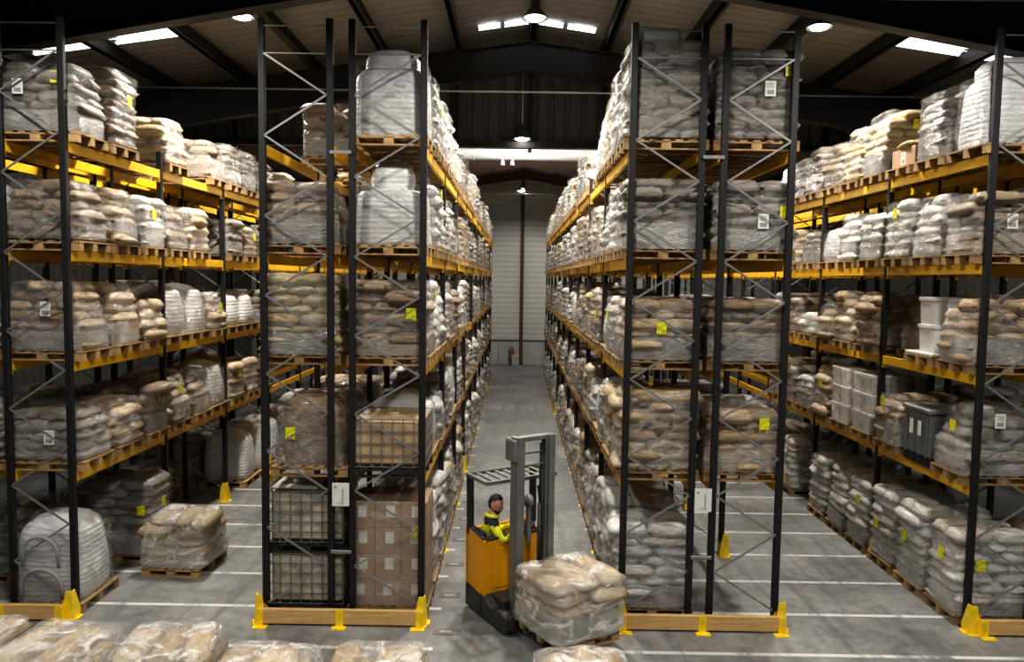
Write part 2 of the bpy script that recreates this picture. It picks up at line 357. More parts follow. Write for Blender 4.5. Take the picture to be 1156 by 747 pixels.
# purlins and rafters
for k in range(-8, 9):
    x = XC+1.75*k
    mb = MB(); z = rz(x)
    mb.box((x, (Y0+Y1)/2, z-.15), (.10, Y1-Y0-.4, .28)); mb.box((x+.04, (Y0+Y1)/2, z-.28), (.16, Y1-Y0-.4, .02))
    struct(mb.build('purlin', M['steel_dark']))
for y, dp, m_ in ((-1.2, 1.1, 'steel_dark'), (5.2, 1.1, 'steel_dark'), (11.7, 1.12, 'steel_dark'), (18.1, .92, 'steel_dark'), (33, .95, 'rust'), (39, .6, 'rust')):
    mb = MB()
    zt = lambda x: rz(x)-.28
    xs = [-XW, -9, -4, XC, 4.6, 9.6, XW]
    dz = [dp*1.6, dp*1.0, dp*.85, dp*.75, dp*.85, dp*1.0, dp*1.6]
    for i in range(len(xs)-1):
        a, b = xs[i], xs[i+1]
        for yy, ww, lo in ((y, .03, True), (y, .26, False)):
            if lo:
                mb.add([(a, yy-ww, zt(a)-dz[i]), (b, yy-ww, zt(b)-dz[i+1]), (b, yy-ww, zt(b)), (a, yy-ww, zt(a)),
                        (a, yy+ww, zt(a)-dz[i]), (b, yy+ww, zt(b)-dz[i+1]), (b, yy+ww, zt(b)), (a, yy+ww, zt(a))],
                       [(0, 1, 2, 3), (7, 6, 5, 4), (0, 4, 5, 1), (3, 2, 6, 7)])
            else:
                for q0, q1 in ((zt(a)-dz[i], zt(b)-dz[i+1]), (zt(a)-.02, zt(b)-.02)):
                    mb.add([(a, yy-ww/2, q0), (b, yy-ww/2, q1), (b, yy+ww/2, q1), (a, yy+ww/2, q0), (a, yy-ww/2, q0-.03), (b, yy-ww/2, q1-.03), (b, yy+ww/2, q1-.03), (a, yy+ww/2, q0-.03)],
                           [(3, 2, 1, 0), (4, 5, 6, 7), (0, 1, 5, 4), (1, 2, 6, 5), (2, 3, 7, 6), (3, 0, 4, 7)])
    for x in (-XW+.15, XW-.15): mb.box((x, y, (zt(x)-dz[0])/2), (.3, .3, zt(x)-dz[0]))
    struct(mb.build('rafter', M[m_]))
# roof lights: corrugated translucent sheets set just under the lining
def rooflight(n, x0, x1, y0, y1, parts):
    mb = MB()
    for a, b in parts:
        ns = 10
        for i in range(ns):
            ya, yb = y0+(y1-y0)*i/ns, y0+(y1-y0)*(i+1)/ns
            e = (i % 3)*.1
            za = -.03 if i % 2 else -.05
            mb.add([(a+e, ya, rz(a+e)+za), (b-e*.5, ya, rz(b-e*.5)+za), (b-e*.5, yb, rz(b-e*.5)-.08-za), (a+e, yb, rz(a+e)-.08-za)], [(0, 3, 2, 1)])
    o = struct(mb.build('window_%d' % n, M['daylight'])); return o
rooflight(1, 0, 0, 14.75, 15.55, [(-13.5, -12.1), (-11.8, -10.4), (-10.0, -8.6), (-8.3, -6.75)])
rooflight(2, 0, 0, 14.75, 15.55, [(7.4, 9.0), (9.15, 10.8), (11.0, 12.5), (12.7, 14.2)])
rooflight(3, 0, 0, 17.25, 17.6, [(-.95, -.45), (-.35, .2), (.42, 1.0), (1.1, 1.75)])
# thin horizontal service pipes
for y, z, x0, x1 in ((17.45, 9.30, -14, 14), (11.3, 9.2, -14, 14), (38.3, 9.35, -8, 8)):
    o = MB().tube([(x0*.73, y, z), (x1*.73, y, z)], .022 if y < 30 else .03, 8).build('pipe', M['pipe'])
    tag(o, {17.45: 'thin grey service pipe across the hall behind the second roof rafter', 11.3: 'thin grey service pipe across the hall at the top of the picture', 38.3: 'thin grey pipe below the farthest rafter'}[y], 'pipe')
# foil duct
d = empty('air_duct', 'fat silver air duct crossing the hall behind the dark upper partition', 'duct', (0, 27.2, 9.52))
mb = MB(); mb.tube([(-9, 0, 0), (9, 0, 0)], .24, 20); mb.build('duct_tube', M['duct'], d)
for x in (-6, -3.9, -1.6, .9, 3.2, 5.5): MB().tube([(x-.03, 0, 0), (x+.03, 0, 0)], .25, 20).build('duct_ring', M['pipe'], d)
for x in (-.55, -.2): MB().tube([(x, -.05, -.2), (x, -.05, -.42)], [.05, .09], 12).build('air_nozzle', M['duct'], d)
for x in (-7, 7): MB().tube([(x, 0, .2), (x, 0, .45)], .01, 6).build('hanger', M['pipe'], d)

# high-bay lamps, plus added fill lights
def lamp(x, y, z, label, power, colr=(1, .93, .80)):
    e = empty('high_bay_lamp', label, 'lamp', (x, y, z), 0, 'high bay lamps under the roof')
    MB().lathe([(.05, .30), (.09, .28), (.10, .16), (.16, .10), (.24, .0), (.245, -.02), (.235, -.02), (.15, .08), (.05, .14)], 20).build('lamp_shade', M['lampbody'], e)
    MB().lathe([(.17, -.0), (.16, -.03), (.1, -.05), (.01, -.055)], 20).build('lamp_lens', M['lampglass'], e)
    MB().tube([(0, 0, .28), (0, 0, max(.4, rz(x)-.3-z))], .012, 6).build('suspension_rod', M['pipe'], e)
def spot(x, y, z, power, colr=(1, .945, .85), angle=150, rad=.22, blend=.5):
    l = bpy.data.lights.new('lamp_and_fill_light', 'POINT' if angle > 170 else 'SPOT'); l.energy = power; l.color = colr; l.shadow_soft_size = rad
    if l.type == 'SPOT': l.spot_size = R(angle); l.spot_blend = blend
    o = bpy.data.objects.new('lamp_and_fill_light', l); col.objects.link(o); o.location = (x, y, z-.08); return o
lamp(-5.22, 14.2, 9.82, 'round high bay lamp at the top left of the hall', 0)
lamp(.28, 14.2, 9.86, 'round high bay lamp over the central aisle, nearest', 0)
lamp(5.6, 14.2, 9.76, 'round high bay lamp at the top right of the hall', 0)
lamp(.1, 18.95, 8.52, 'small high bay lamp hanging before the dark partition, above the silver duct', 0)
lamp(.2, 39, 9.6, 'farthest small high bay lamp against the pale end wall', 0)
LP = 1050
for y, p in ((14.2, 2.0), (20.6, .85), (25.0, .75), (33, .7), (39, .95)):
    for x in (-5.22, .28, 5.6):
        k = p*(1.0 if x == .28 else 1.0)
        spot(x, y, 9.80, LP*k, angle=172 if y == 25.0 else 150)  # row at the duct has no fixtures, full points added to brighten it
for y, p in ((7.9, .80), (1.0, .5), (-5, .25)):  # unseen rows on the camera side, added to light the rack fronts
    for x in (-10.5, -5.22, .28, 5.6, 10.5): spot(x, y, 9.5, LP*p*(1.0 if abs(x) < 8 else .7))
wd = bpy.data.worlds.new('world'); scene.world = wd; wd.use_nodes = True
wd.node_tree.nodes['Background'].inputs[0].default_value = (.5, .5, .55, 1); wd.node_tree.nodes['Background'].inputs[1].default_value = .02

# ------------------------------------------------------------------ racks
random.seed(5)
def mesh_post(hh):
    mb = MB(); mb.box((0, 0, hh/2+.01), (.095, .075, hh), 0, None, .008)
    for i in range(int((hh-.4)/.13)):            # punched slots up the faces
        z = .35+i*.13
        for sx in (-1, 1): mb.box((sx*.048, 0, z), (.003, .02, .03), 1)
    return mb.mesh('upright_post', [M['post'], M['rubber']])
PM = mesh_post(8.5); PMS = mesh_post(7.12)
FM = MB().box((0, 0, .008), (.16, .14, .016)).mesh('foot_plate', [M['post']])
def mesh_beam():
    mb = MB(); L = BAY-.085
    mb.box((0, 0, 0), (.05, L, BH), 0, None, .006)
    for s in (-1, 1): mb.box((0, s*(L/2-.012), -.03), (.06, .02, .22), 0)
    return mb.mesh('beam', [M['beam']])
BM = mesh_beam()
def mesh_guard():
    # folded steel upright protector: front plate and angled wing, with base flange
    mb = MB(); t_ = .012
    pl = [(-.085, 0), (.085, 0), (.085, .12), (.055, .42), (-.03, .42), (-.085, .14)]
    mb.prism(pl, -.15, -.15+t_)
    mb.add([(.075, -.15, 0), (.075, .03, 0), (.075, .03, .12), (.05, -.06, .42), (.05, -.15, .42), (.087, -.15, 0), (.087, .03, 0), (.087, .03, .12), (.062, -.06, .42), (.062, -.15, .42)],
           [(0, 1, 2, 3, 4), (9, 8, 7, 6, 5), (0, 5, 6, 1), (1, 6, 7, 2), (2, 7, 8, 3), (3, 8, 9, 4)])
    mb.add([(-.075, -.15, 0), (-.075, .03, 0), (-.075, .03, .10), (-.075, -.15, .30), (-.087, -.15, 0), (-.087, .03, 0), (-.087, .03, .10), (-.087, -.15, .30)],
           [(0, 1, 2, 3), (7, 6, 5, 4), (0, 4, 5, 1), (1, 5, 6, 2), (2, 6, 7, 3)])
    mb.box((0, -.17, .006), (.20, .08, .012)); mb.box((.11, -.05, .006), (.05, .15, .012)); mb.box((-.10, -.05, .006), (.03, .15, .012))
    return mb.mesh('upright_protector', [M['guard']])
GM = mesh_guard()
BOLT = MB().lathe([(.018, 0), (.018, .012), (.008, .02)], 8).mesh('bolt', [M['post']])

def zigs(flip, z0=8.04, step=.558, zmin=.25):
    out = []; z = z0; s = flip
    while z-step > zmin-.05: out.append((s, z, z-step)); z -= step; s = 1-s
    return out
def rack(key, nb=NB, individual=1, flip=0, xl=None):
    xa, xb = RX[key]
    x0, x1 = min(xa, xb), max(xa, xb)
    e = empty('pallet_rack', {
        'L': 'tall dark pallet rack with yellow beams at the left edge, facing the left aisle',
        'A': 'left double rack, row whose shelves face the left aisle',
        'B': 'left double rack, row whose shelves face the central aisle',
        'C': 'right double rack, row whose shelves face the central aisle',
        'D': 'right double rack, row with the empty ground bay facing the right aisle',
        'R': 'tall dark pallet rack with yellow beams at the right edge, facing the right aisle',
        'L2': 'dim pallet rack row standing behind the leftmost rack',
        'R2': 'dim pallet rack row standing behind the rightmost rack'}[key], 'pallet rack', (0, 0, 0))
    for n in range(nb+1):
        y = D+n*BAY
        for x in (x0, x1):
            p = link('upright_post', PM if n == 0 else PMS, e, (x, y, .012)); link('foot_plate', FM, p, (0, 0, -.012))
        zz = zigs(flip, 8.04 if n == 0 else 6.924)
        if n < individual:
            for z in (8.41, 8.04): MB().bar((x0+.05, y-.045, z), (x1-.05, y-.045, z), .026, .012).build('horizontal_brace', M['brace'], e)
            for s, za, zb_ in zz:
                a, b = (x0+.04, x1-.04) if s == 0 else (x1-.04, x0+.04)
                MB().bar((a, y-.045, za), (b, y-.045, zb_), .026, .016, 0, (0, 1, 0)).build('diagonal_brace', M['brace'], e)
        else:
            mb = MB()
            for z in (6.924,): mb.bar((x0+.05, y, z), (x1-.05, y, z), .012, .03)
            for s, za, zb_ in zz:
                a, b = (x0+.04, x1-.04) if s == 0 else (x1-.04, x0+.04)
                mb.bar((a, y, za), (b, y, zb_), .016, .032, 0, (0, 1, 0))
            mb.build('frame_bracing', M['brace'], e)
    for lv in range(4):
        for n in range(nb):
            y = D+(n+.5)*BAY
            if key in ('A',) and lv == 9: continue
            for x in (x0, x1): link('beam', BM, e, (x, y, ZB[lv]+BH/2))
    # protectors at the aisle side feet
    s = 1 if xa > xb else -1
    for n in range(nb+1):
        y = D+n*BAY
        if n == 0: y -= .06
        g = link('upright_protector', GM, None, (xa+s*.02, y-.02, .001), (0, 0, 0), (s*.95, 1, 1))
        tag(g, 'yellow steel upright protector, ' + (RPH[key]) + ', ' + ORD[n] + ' foot', 'rack protector', 'yellow protectors at the rack feet')
    return e
ORD = ['first', 'second', 'third', 'fourth', 'fifth', 'sixth', 'seventh', 'eighth', 'ninth', 'tenth', 'eleventh', 'twelfth', 'thirteenth', 'fourteenth', 'fifteenth', 'sixteenth', 'seventeenth', 'eighteenth', 'nineteenth', 'twentieth',
       'twenty-first', 'twenty-second', 'twenty-third', 'twenty-fourth', 'twenty-fifth', 'twenty-sixth', 'twenty-seventh', 'twenty-eighth', 'twenty-ninth', 'thirtieth']
rack('L', NB, 1, 1); rack('A', NB, 1, 0); rack('B', NB, 1, 1); rack('C', NB, 1, 0); rack('D', NB, 1, 1); rack('R', NB, 1, 0)
rack('L2', 6, 0, 0); rack('R2', 6, 0, 1)
# row spacers, safety notices and end planks on the double racks
for (xa, xb, nm) in ((-2.63, -2.32, 'left'), (2.57, 2.88, 'right')):
    for z, w_ in ((1.0, 'lower'), (6.7, 'upper')):
        o = MB().box(((xa+xb)/2, D-.055, z), (.30, .02, .05), 0, None, .004).build('row_spacer', M['brace'])
        tag(o, '%s grey steel spacer tying the two rows of the %s double rack' % (w_, nm), 'spacer')
    n_ = empty('safety_notice', 'white load notice sheet fixed between the uprights of the %s double rack' % nm, 'sign', ((xa+xb)/2, D-.075, 1.85))
    MB().box((0, 0, 0), (.245, .006, .34), 0, None, .002).build('notice_sheet', M['paper'], n_)
    mb = MB(); mb.box((.03, -.005, -.01), (.008, .002, .22)); mb.box((-.075, -.005, .11), (.03, .002, .03))
    for k in range(5): mb.box((.03, -.005, .06-.035*k), (.03, .002, .005))
    mb.box((0, -.005, -.125), (.12, .002, .006)); mb.build('printed_diagram', M['ink'], n_)
def plank(x0, x1, label, centre=True):
    e = empty('end_plank_barrier', label, 'barrier', ((x0+x1)/2, D-.26, 0))
    L = x1-x0
    MB().box((0, 0, .135), (L, .07, .21), 0, None, .006).build('timber_plank', M['plank'], e)
    if centre:
        mb = MB(); mb.box((0, -.042, .13), (.11, .012, .24)); mb.box((0, -.09, .006), (.2, .11, .012)); mb.build('plank_bracket', M['guard'], e)
    for sx in (-1, 1):
        mb = MB(); mb.box((sx*(L/2+.005), -.01, .12), (.012, .10, .24)); mb.box((sx*(L/2-.04), -.042, .12), (.09, .012, .24)); mb.box((sx*(L/2-.06), -.09, .006), (.2, .11, .012)); mb.build('end_bracket', M['guard'], e)
plank(-3.62, -1.27, 'long timber plank in yellow brackets across the foot of the left double rack')
plank(1.55, 3.88, 'long timber plank in yellow brackets across the foot of the right double rack')
plank(-7.32, -6.42, 'timber plank across the foot of the leftmost rack', False)
plank(6.68, 7.60, 'timber plank across the foot of the rightmost rack', False)

# ------------------------------------------------------------------ loads
def mesh_pallet(lx, ly, mats, h=.144):
    mb = MB()
    nt = 7
    for i in range(nt): mb.box((-lx/2+.05+i*(lx-.1)/(nt-1), 0, h-.011), (.1, ly, .022), 0)
    for j in (-1, 0, 1): mb.box((0, j*(ly/2-.05), h-.033), (lx, .1, .02))
    for i in (-1, 0, 1):
        for j in (-1, 0, 1): mb.box((i*(lx/2-.07), j*(ly/2-.05), .022+.05), (.14, .1, .10))
    for j in (-1, 0, 1): mb.box((0, j*(ly/2-.05), .011), (lx, .1, .022))
    return mb.mesh('pallet', mats)
PAL = mesh_pallet(1.2, .8, [M['pallet']]); PALW = mesh_pallet(1.12, .98, [M['pallet']])
PALD = mesh_pallet(1.1, 1.0, [M['pallet_dark']]); PALF = mesh_pallet(.98, 1.0, [M['pallet']])

def sack_geo(seed, nx=10, ny=7):
    vs = []; fs = []; rnd = random.Random(seed); o = Vector((rnd.random()*50, rnd.random()*50, 0))
    idx = {}
    def pt(i, j, s):
        u = 2*i/nx-1; v = 2*j/ny-1
        e = max(0, (1-abs(u)**4)*(1-abs(v)**4))**.33
        x = .5*u*(1-.05*v*v)+0; y = .5*v*(1-.07*u*u); z = .5*s*e
        n1 = noise.noise(Vector((x*3, y*3, s*3))+o); n2 = noise.noise(Vector((x*8, y*8, s*5))+o)
        z *= 1+.18*n1; z += .05*n2*e
        x += .02*n1; y += .02*n2
        return (x, y, z)
    for s in (1, -1):
        for j in range(ny+1):
            for i in range(nx+1):
                edge = i in (0, nx) or j in (0, ny)
                if s == -1 and edge: idx[(s, i, j)] = idx[(1, i, j)]
                else: idx[(s, i, j)] = len(vs); vs.append(pt(i, j, s))
    for s in (1, -1):
        for j in range(ny):
            for i in range(nx):
                q = [idx[(s, i, j)], idx[(s, i+1, j)], idx[(s, i+1, j+1)], idx[(s, i, j+1)]]
                fs.append(q if s == 1 else q[::-1])
    return vs, fs
SG = [sack_geo(i) for i in range(6)]; SGL = [sack_geo(20+i, 6, 4) for i in range(4)]
_sm = {}
def sack_mesh(v, mkey):
    if (v, mkey) not in _sm:
        mb = MB(); mb.add(SG[v][0], SG[v][1], 0, True); _sm[(v, mkey)] = mb.mesh('sack', [M[mkey]])
    return _sm[(v, mkey)]

def stack(h, seed, lx=1.14, ly=.80, t=.145, taper=0.0, lean=0.0, topmess=.35, jit=.02):
    """placements of sacks above the pallet (z from 0): (x,y,z,rz,sx,sy,sz,variant,layer)"""
    rnd = random.Random(seed); out = []; n = max(1, round(h/t)); t = h/n
    for k in range(n):
        f = k/max(1, n-1); sc = 1-taper*max(0, f-.35)/.65
        ox = lean*f*f; z = t*(k+.5)
        if k % 2 == 0:
            w = lx*sc/3; items = [((i-1)*w, 0, R(90), ly*sc, w*1.06) for i in range(3)]
        else:
            w = ly*sc/2; items = [(sx*lx*sc/4, sy*w/2, 0, lx*sc/2*1.03, w*1.08) for sx in (-1, 1) for sy in (-1, 1)]
        if k == n-1 and n > 2:
            items = [q for q in items if rnd.random() > topmess*.5]
        for (x, y, r, a, b) in items:
            tj = 2.0 if k >= n-2 else 1.0
            out.append((x+ox+rnd.gauss(0, jit*tj), y+rnd.gauss(0, jit*.8*tj), z, r+rnd.gauss(0, .05*tj), a*1.03, b*1.06, t*(1.42+rnd.uniform(-.06, .1)), rnd.randrange(6), k))
    return out

def wrap_mesh(h, seed, lx, ly, mat, taper=0.0, lean=0.0, t=.145, cap=True, bulge=.02, z0=.02, lump=.012):
    rnd = random.Random(seed); o = Vector((rnd.random()*90, rnd.random()*90, 0)); n = max(1, round(h/t)); t = h/n
    rows = max(6, int(h/.05)); N = 44; vs = []; fs = []
    def ring(z, shrink, jz=0):
        f = min(1, z/h); sc = 1-taper*max(0, f-.35)/.65
        ly_ = (z/t) % 1.0; cr = abs(2*ly_-1)**3     # pulled in at the seams between sacks
        for k in range(N):
            a = 2*math.pi*k/N; ca, sa = math.cos(a), math.sin(a); p = 11 if mat is M['film_white'] else 7
            r = (abs(ca)**p+abs(sa)**p)**(-1/p)
            w = 1-shrink
            x = ca*r*(lx/2+bulge*(1-.5*cr))*sc*w+lean*f*f; y = sa*r*(ly/2+bulge*(1-.5*cr))*sc*w
            q = noise.noise(Vector((x*3.5, y*3.5, z*5))+o)*lump*1.6+noise.noise(Vector((x*9, y*9, z*16))+o)*lump
            l = math.hypot(x, y) or 1
            vs.append((x+x/l*q, y+y/l*q, z+jz+(noise.noise(Vector((x*4, y*4, 9))+o)*.04 if shrink > .02 else 0)))
    for i in range(rows): ring(z0+(h-z0-.03)*i/(rows-1), 0)
    R_ = rows
    if cap:
        for sh, dz in ((.05, .015), (.14, .03), (.35, .035), (.65, .03), (.93, .03)): ring(h-.02, sh, dz); R_ += 1
    for i in range(R_-1):
        for k in range(N): fs.append((i*N+k, i*N+(k+1) % N, (i+1)*N+(k+1) % N, (i+1)*N+k))
    if cap: fs.append(tuple((R_-1)*N+k for k in range(N)))
    mb = MB(); mb.add(vs, fs, 0, True); return mb.mesh('shrink_wrap', [mat])

SLV = {}
for i_ in range(3):
    for m_ in ('sleeve', 'sleeve_tan'):
        w_ = wrap_mesh(.36, 40+i_, 1.16, .80, M[m_], 0, 0, .5, False, .016, .0, .006); w_.name = 'base_wrap'; SLV[(i_, m_)] = w_
TAGM = MB().box((0, 0, 0), (.14, .006, .17)).mesh('yellow_tag', [M['tag']])
TAGM2 = MB().box((0, 0, 0), (.006, .14, .17)).mesh('yellow_tag', [M['tag']])
def paper_mesh():
    mb = MB(); mb.box((0, 0, 0), (.15, .004, .21)); 
    for k in range(4): mb.box((0, -.003, .07-.02*k), (.10, .002, .006), 1)
    mb.box((0, -.003, -.05), (.10, .002, .06), 1)
    return mb.mesh('paper_label', [M['paper'], M['ink']])
PAPER = paper_mesh()

MATOF = {'S': 'beige', 'N': 'brown', 'W': 'white', 'G': 'grey', 'Y': 'gold'}
DESCM = {'beige': 'beige sacks', 'brown': 'brown sacks', 'white': 'white sacks', 'grey': 'grey sacks', 'gold': 'lamplit-tinted beige sacks'}
DESC = {'S': 'beige sacks', 'N': 'brown sacks', 'W': 'white sacks', 'G': 'grey sacks', 'Y': 'lamplit-tinted beige sacks'}
_var = {}
def variant_stack(kind, h, seed, taper):
    hq = round(h/.1)*.1; key = (kind, round(hq, 1), seed % 4, round(taper, 2))
    if key not in _var:
        mb = MB()
        for (x, y, z, r, a, b, c, v, k) in stack(hq-.144, hash(key[1:3]) % 999+seed % 4*17, 1.14, .78, .145, taper):
            m = Matrix.Translation((x, y, z)) @ Matrix.Rotation(r, 4, 'Z') @ Matrix.Diagonal((a, b, c, 1))
            g = SGL[v % 4]; mb.add(g[0], g[1], 0, True, m)
        st = mb.mesh('sack_stack', [M[MATOF[kind]]])
        wp = wrap_mesh(hq-.144, seed % 4+5, 1.16, .80, M['film'] if kind in 'GN' else M['film_light'], taper)
        # one-mesh version for the far ones
        m2 = MB(); m2.v = [(x, y, z+.144) for x, y, z in mb.v]; m2.f = list(mb.f); m2.mi = list(mb.mi); m2.sm = list(mb.sm)
        base = len(m2.v); m2.v += [tuple(v.co) for v in PAL.vertices]
        for p in PAL.polygons: m2.f.append(tuple(i+base for i in p.vertices)); m2.mi.append(1); m2.sm.append(False)
        base = len(m2.v); m2.v += [(v.co.x, v.co.y, v.co.z+.144) for v in wp.vertices]
        for p in wp.polygons: m2.f.append(tuple(i+base for i in p.vertices)); m2.mi.append(2); m2.sm.append(True)
        far = m2.mesh('sack_load', [M[MATOF[kind]], M['pallet'], wp.materials[0]])
        _var[key] = (st, wp, far, hq)
    return _var[key]

def bag_mesh(h, seed, w=1.0, neck=True):
    rnd = random.Random(seed); o = Vector((rnd.random()*90, rnd.random()*90, 0)); N = 40; vs = []; fs = []
    prof = [(.0, .90), (.04, .95), (.15, 1.0), (.35, 1.02), (.55, .98), (.68, .95), (.78, .93), (.84, .88), (.885, .78), (.90, .70)]
    if neck == 2: prof = [(.0, .98), (.03, 1.03), (.06, 1.02), (.2, 1.0), (.45, .98), (.58, .95), (.62, .88), (.64, .62), (.66, .56), (.75, .60), (.84, .58)]
    elif neck: prof = [(.0, .98), (.1, 1.0), (.4, 1.0), (.62, .98), (.70, .94), (.755, .84), (.775, .75), (.80, .76), (.90, .75)]
    if neck == 2: prof += [(.92, .50), (.97, .38), (1.0, .2), (1.0, .03)]
    else: prof += [(.93, .69), (.97, .62), (.995, .48), (1.0, .3), (1.0, .05)] if neck else [(.94, .62), (.975, .42), (1.0, .2), (1.0, .03)]
    for f, s in prof:
        p = 3.2+2*(1-f)
        for k in range(N):
            a = 2*math.pi*k/N; ca, sa = math.cos(a), math.sin(a); r = (abs(ca)**p+abs(sa)**p)**(-1/p)
            x, y = ca*r*w/2*s, sa*r*w*.48*s
            q = noise.noise(Vector((x*4, y*4, f*4))+o)*.022+noise.noise(Vector((x*9, y*9, f*3))+o)*.01
            l = math.hypot(x, y) or 1; vs.append((x+x/l*q, y+y/l*q, f*h))
    n = len(prof)
    for i in range(n-1):
        for k in range(N): fs.append((i*N+k, i*N+(k+1) % N, (i+1)*N+(k+1) % N, (i+1)*N+k))
    fs.append(tuple((n-1)*N+k for k in range(N)))
    mb = MB(); mb.add(vs, fs, 0, True); return mb.mesh('bulk_bag', [M['bag']])
_bags = {}
def get_bag(h, s, neck):
    key = (round(h, 1), s % 3, neck)
    if key not in _bags: _bags[key] = bag_mesh(round(h, 1)-.144, s % 3, 1.0, neck)
    return _bags[key]
CARTON = MB().box((0, 0, 0), (.375, .385, .385), 0, None, .006).mesh('carton', [M['cardboard']])
CLAB = MB().box((0, 0, 0), (.125, .003, .17)).mesh('carton_label', [M['paper']])
def tub_mesh(w, h):
    mb = MB(); N = 24
    def ring(s, z, p=7):
        return [(math.cos(2*math.pi*k/N)*(abs(math.cos(2*math.pi*k/N))**p+abs(math.sin(2*math.pi*k/N))**p)**(-1/p)*w/2*s,
                 math.sin(2*math.pi*k/N)*(abs(math.cos(2*math.pi*k/N))**p+abs(math.sin(2*math.pi*k/N))**p)**(-1/p)*w/2*s, z) for k in range(N)]
    pr = [(.86, 0), (.92, h*.82), (.92, h*.84), (.97, h*.845), (.97, h*.88), (1.0, h*.885), (1.0, h*.99), (.96, h)]
    vs = []; fs = []
    for s, z in pr: vs += ring(s, z)
    for i in range(len(pr)-1):
        for k in range(N): fs.append((i*N+k, i*N+(k+1) % N, (i+1)*N+(k+1) % N, (i+1)*N+k))
    fs += [tuple(range(N))[::-1], tuple((len(pr)-1)*N+k for k in range(N))]
    mb.add(vs, fs, 0, False); return mb.mesh('tub', [M['tub']])
TUB = tub_mesh(.40, .36); TUBL = tub_mesh(.52, .44)

LVN = ['on the ground', 'first shelf', 'second shelf', 'third shelf', 'top shelf']
def near_front(key): return 'of ' + RPH[key]
def load_label(desc, key, lv, k): return '%s, %s, %s, %s from front' % (desc, LVN[lv], RPH[key], ORD[k])
def add_tag(e, x, y, z, side, hw=.6, hd=.4):
    if side == 'f': link('yellow_tag', TAGM, e, (x, -hd, z), (0, 0, .05))
    else: link('yellow_tag', TAGM2, e, ((-1 if side == 'l' else 1)*hw, y, z), (0, 0, .05))

FAR = []
HIDDEN = set([('A', 2, 1), ('A', 2, 3), ('A', 3, 3), ('A', 4, 6), ('B', 0, 23), ('B', 1, 22), ('B', 1, 24), ('B', 1, 26), ('B', 1, 28), ('B', 2, 18), ('B', 2, 26), ('B', 2, 28), ('B', 3, 19), ('B', 3, 21), ('B', 3, 25), ('B', 3, 26), ('B', 4, 27), ('C', 0, 25), ('C', 1, 22), ('C', 1, 24), ('C', 2, 23), ('C', 2, 27), ('C', 2, 29), ('C', 3, 22), ('L2', 2, 1), ('L2', 2, 2), ('L2', 2, 4), ('L2', 2, 6), ('L2', 2, 8), ('L2', 3, 1), ('L2', 3, 2), ('L2', 3, 4), ('L2', 3, 9), ('L2', 4, 1), ('R', 3, 9), ('R2', 0, 2), ('R2', 1, 5), ('R2', 1, 7), ('R2', 2, 0), ('R2', 2, 3), ('R2', 2, 4), ('R2', 2, 6), ('R2', 3, 0), ('R2', 3, 1), ('R2', 3, 2), ('R2', 3, 3), ('R2', 3, 4), ('R2', 3, 6), ('R2', 3, 7), ('R2', 3, 8), ('R2', 3, 9), ('R2', 4, 0), ('R2', 4, 1), ('R2', 4, 7)])   # the photo shows nothing of these slots
def place(key, lv, k, kind, h, near, **o):
    if (key, lv, k) in HIDDEN: return None
    if near == 0 and key in ('B', 'C') and k >= 19 and kind in MATOF: FAR.append((key, lv, k, kind, h)); return None
    xa, xb = RX[key]; xc = (xa+xb)/2+o.get('dx', 0)
    n, i = divmod(k, 3); y = D+n*BAY+.47+.93*i+o.get('dy', 0); z = LV[lv]+.001
    grp = 'pallet loads on the %s of the %s' % (LVN[lv].replace('on the ', ''), RPH[key])
    seed = ord(key[0])*1000+lv*100+k
    return make_load(xc, y, z, kind, h, near, seed, lambda d: load_label(d, key, lv, k), grp, 'l' if xa < xb else 'r', **o)

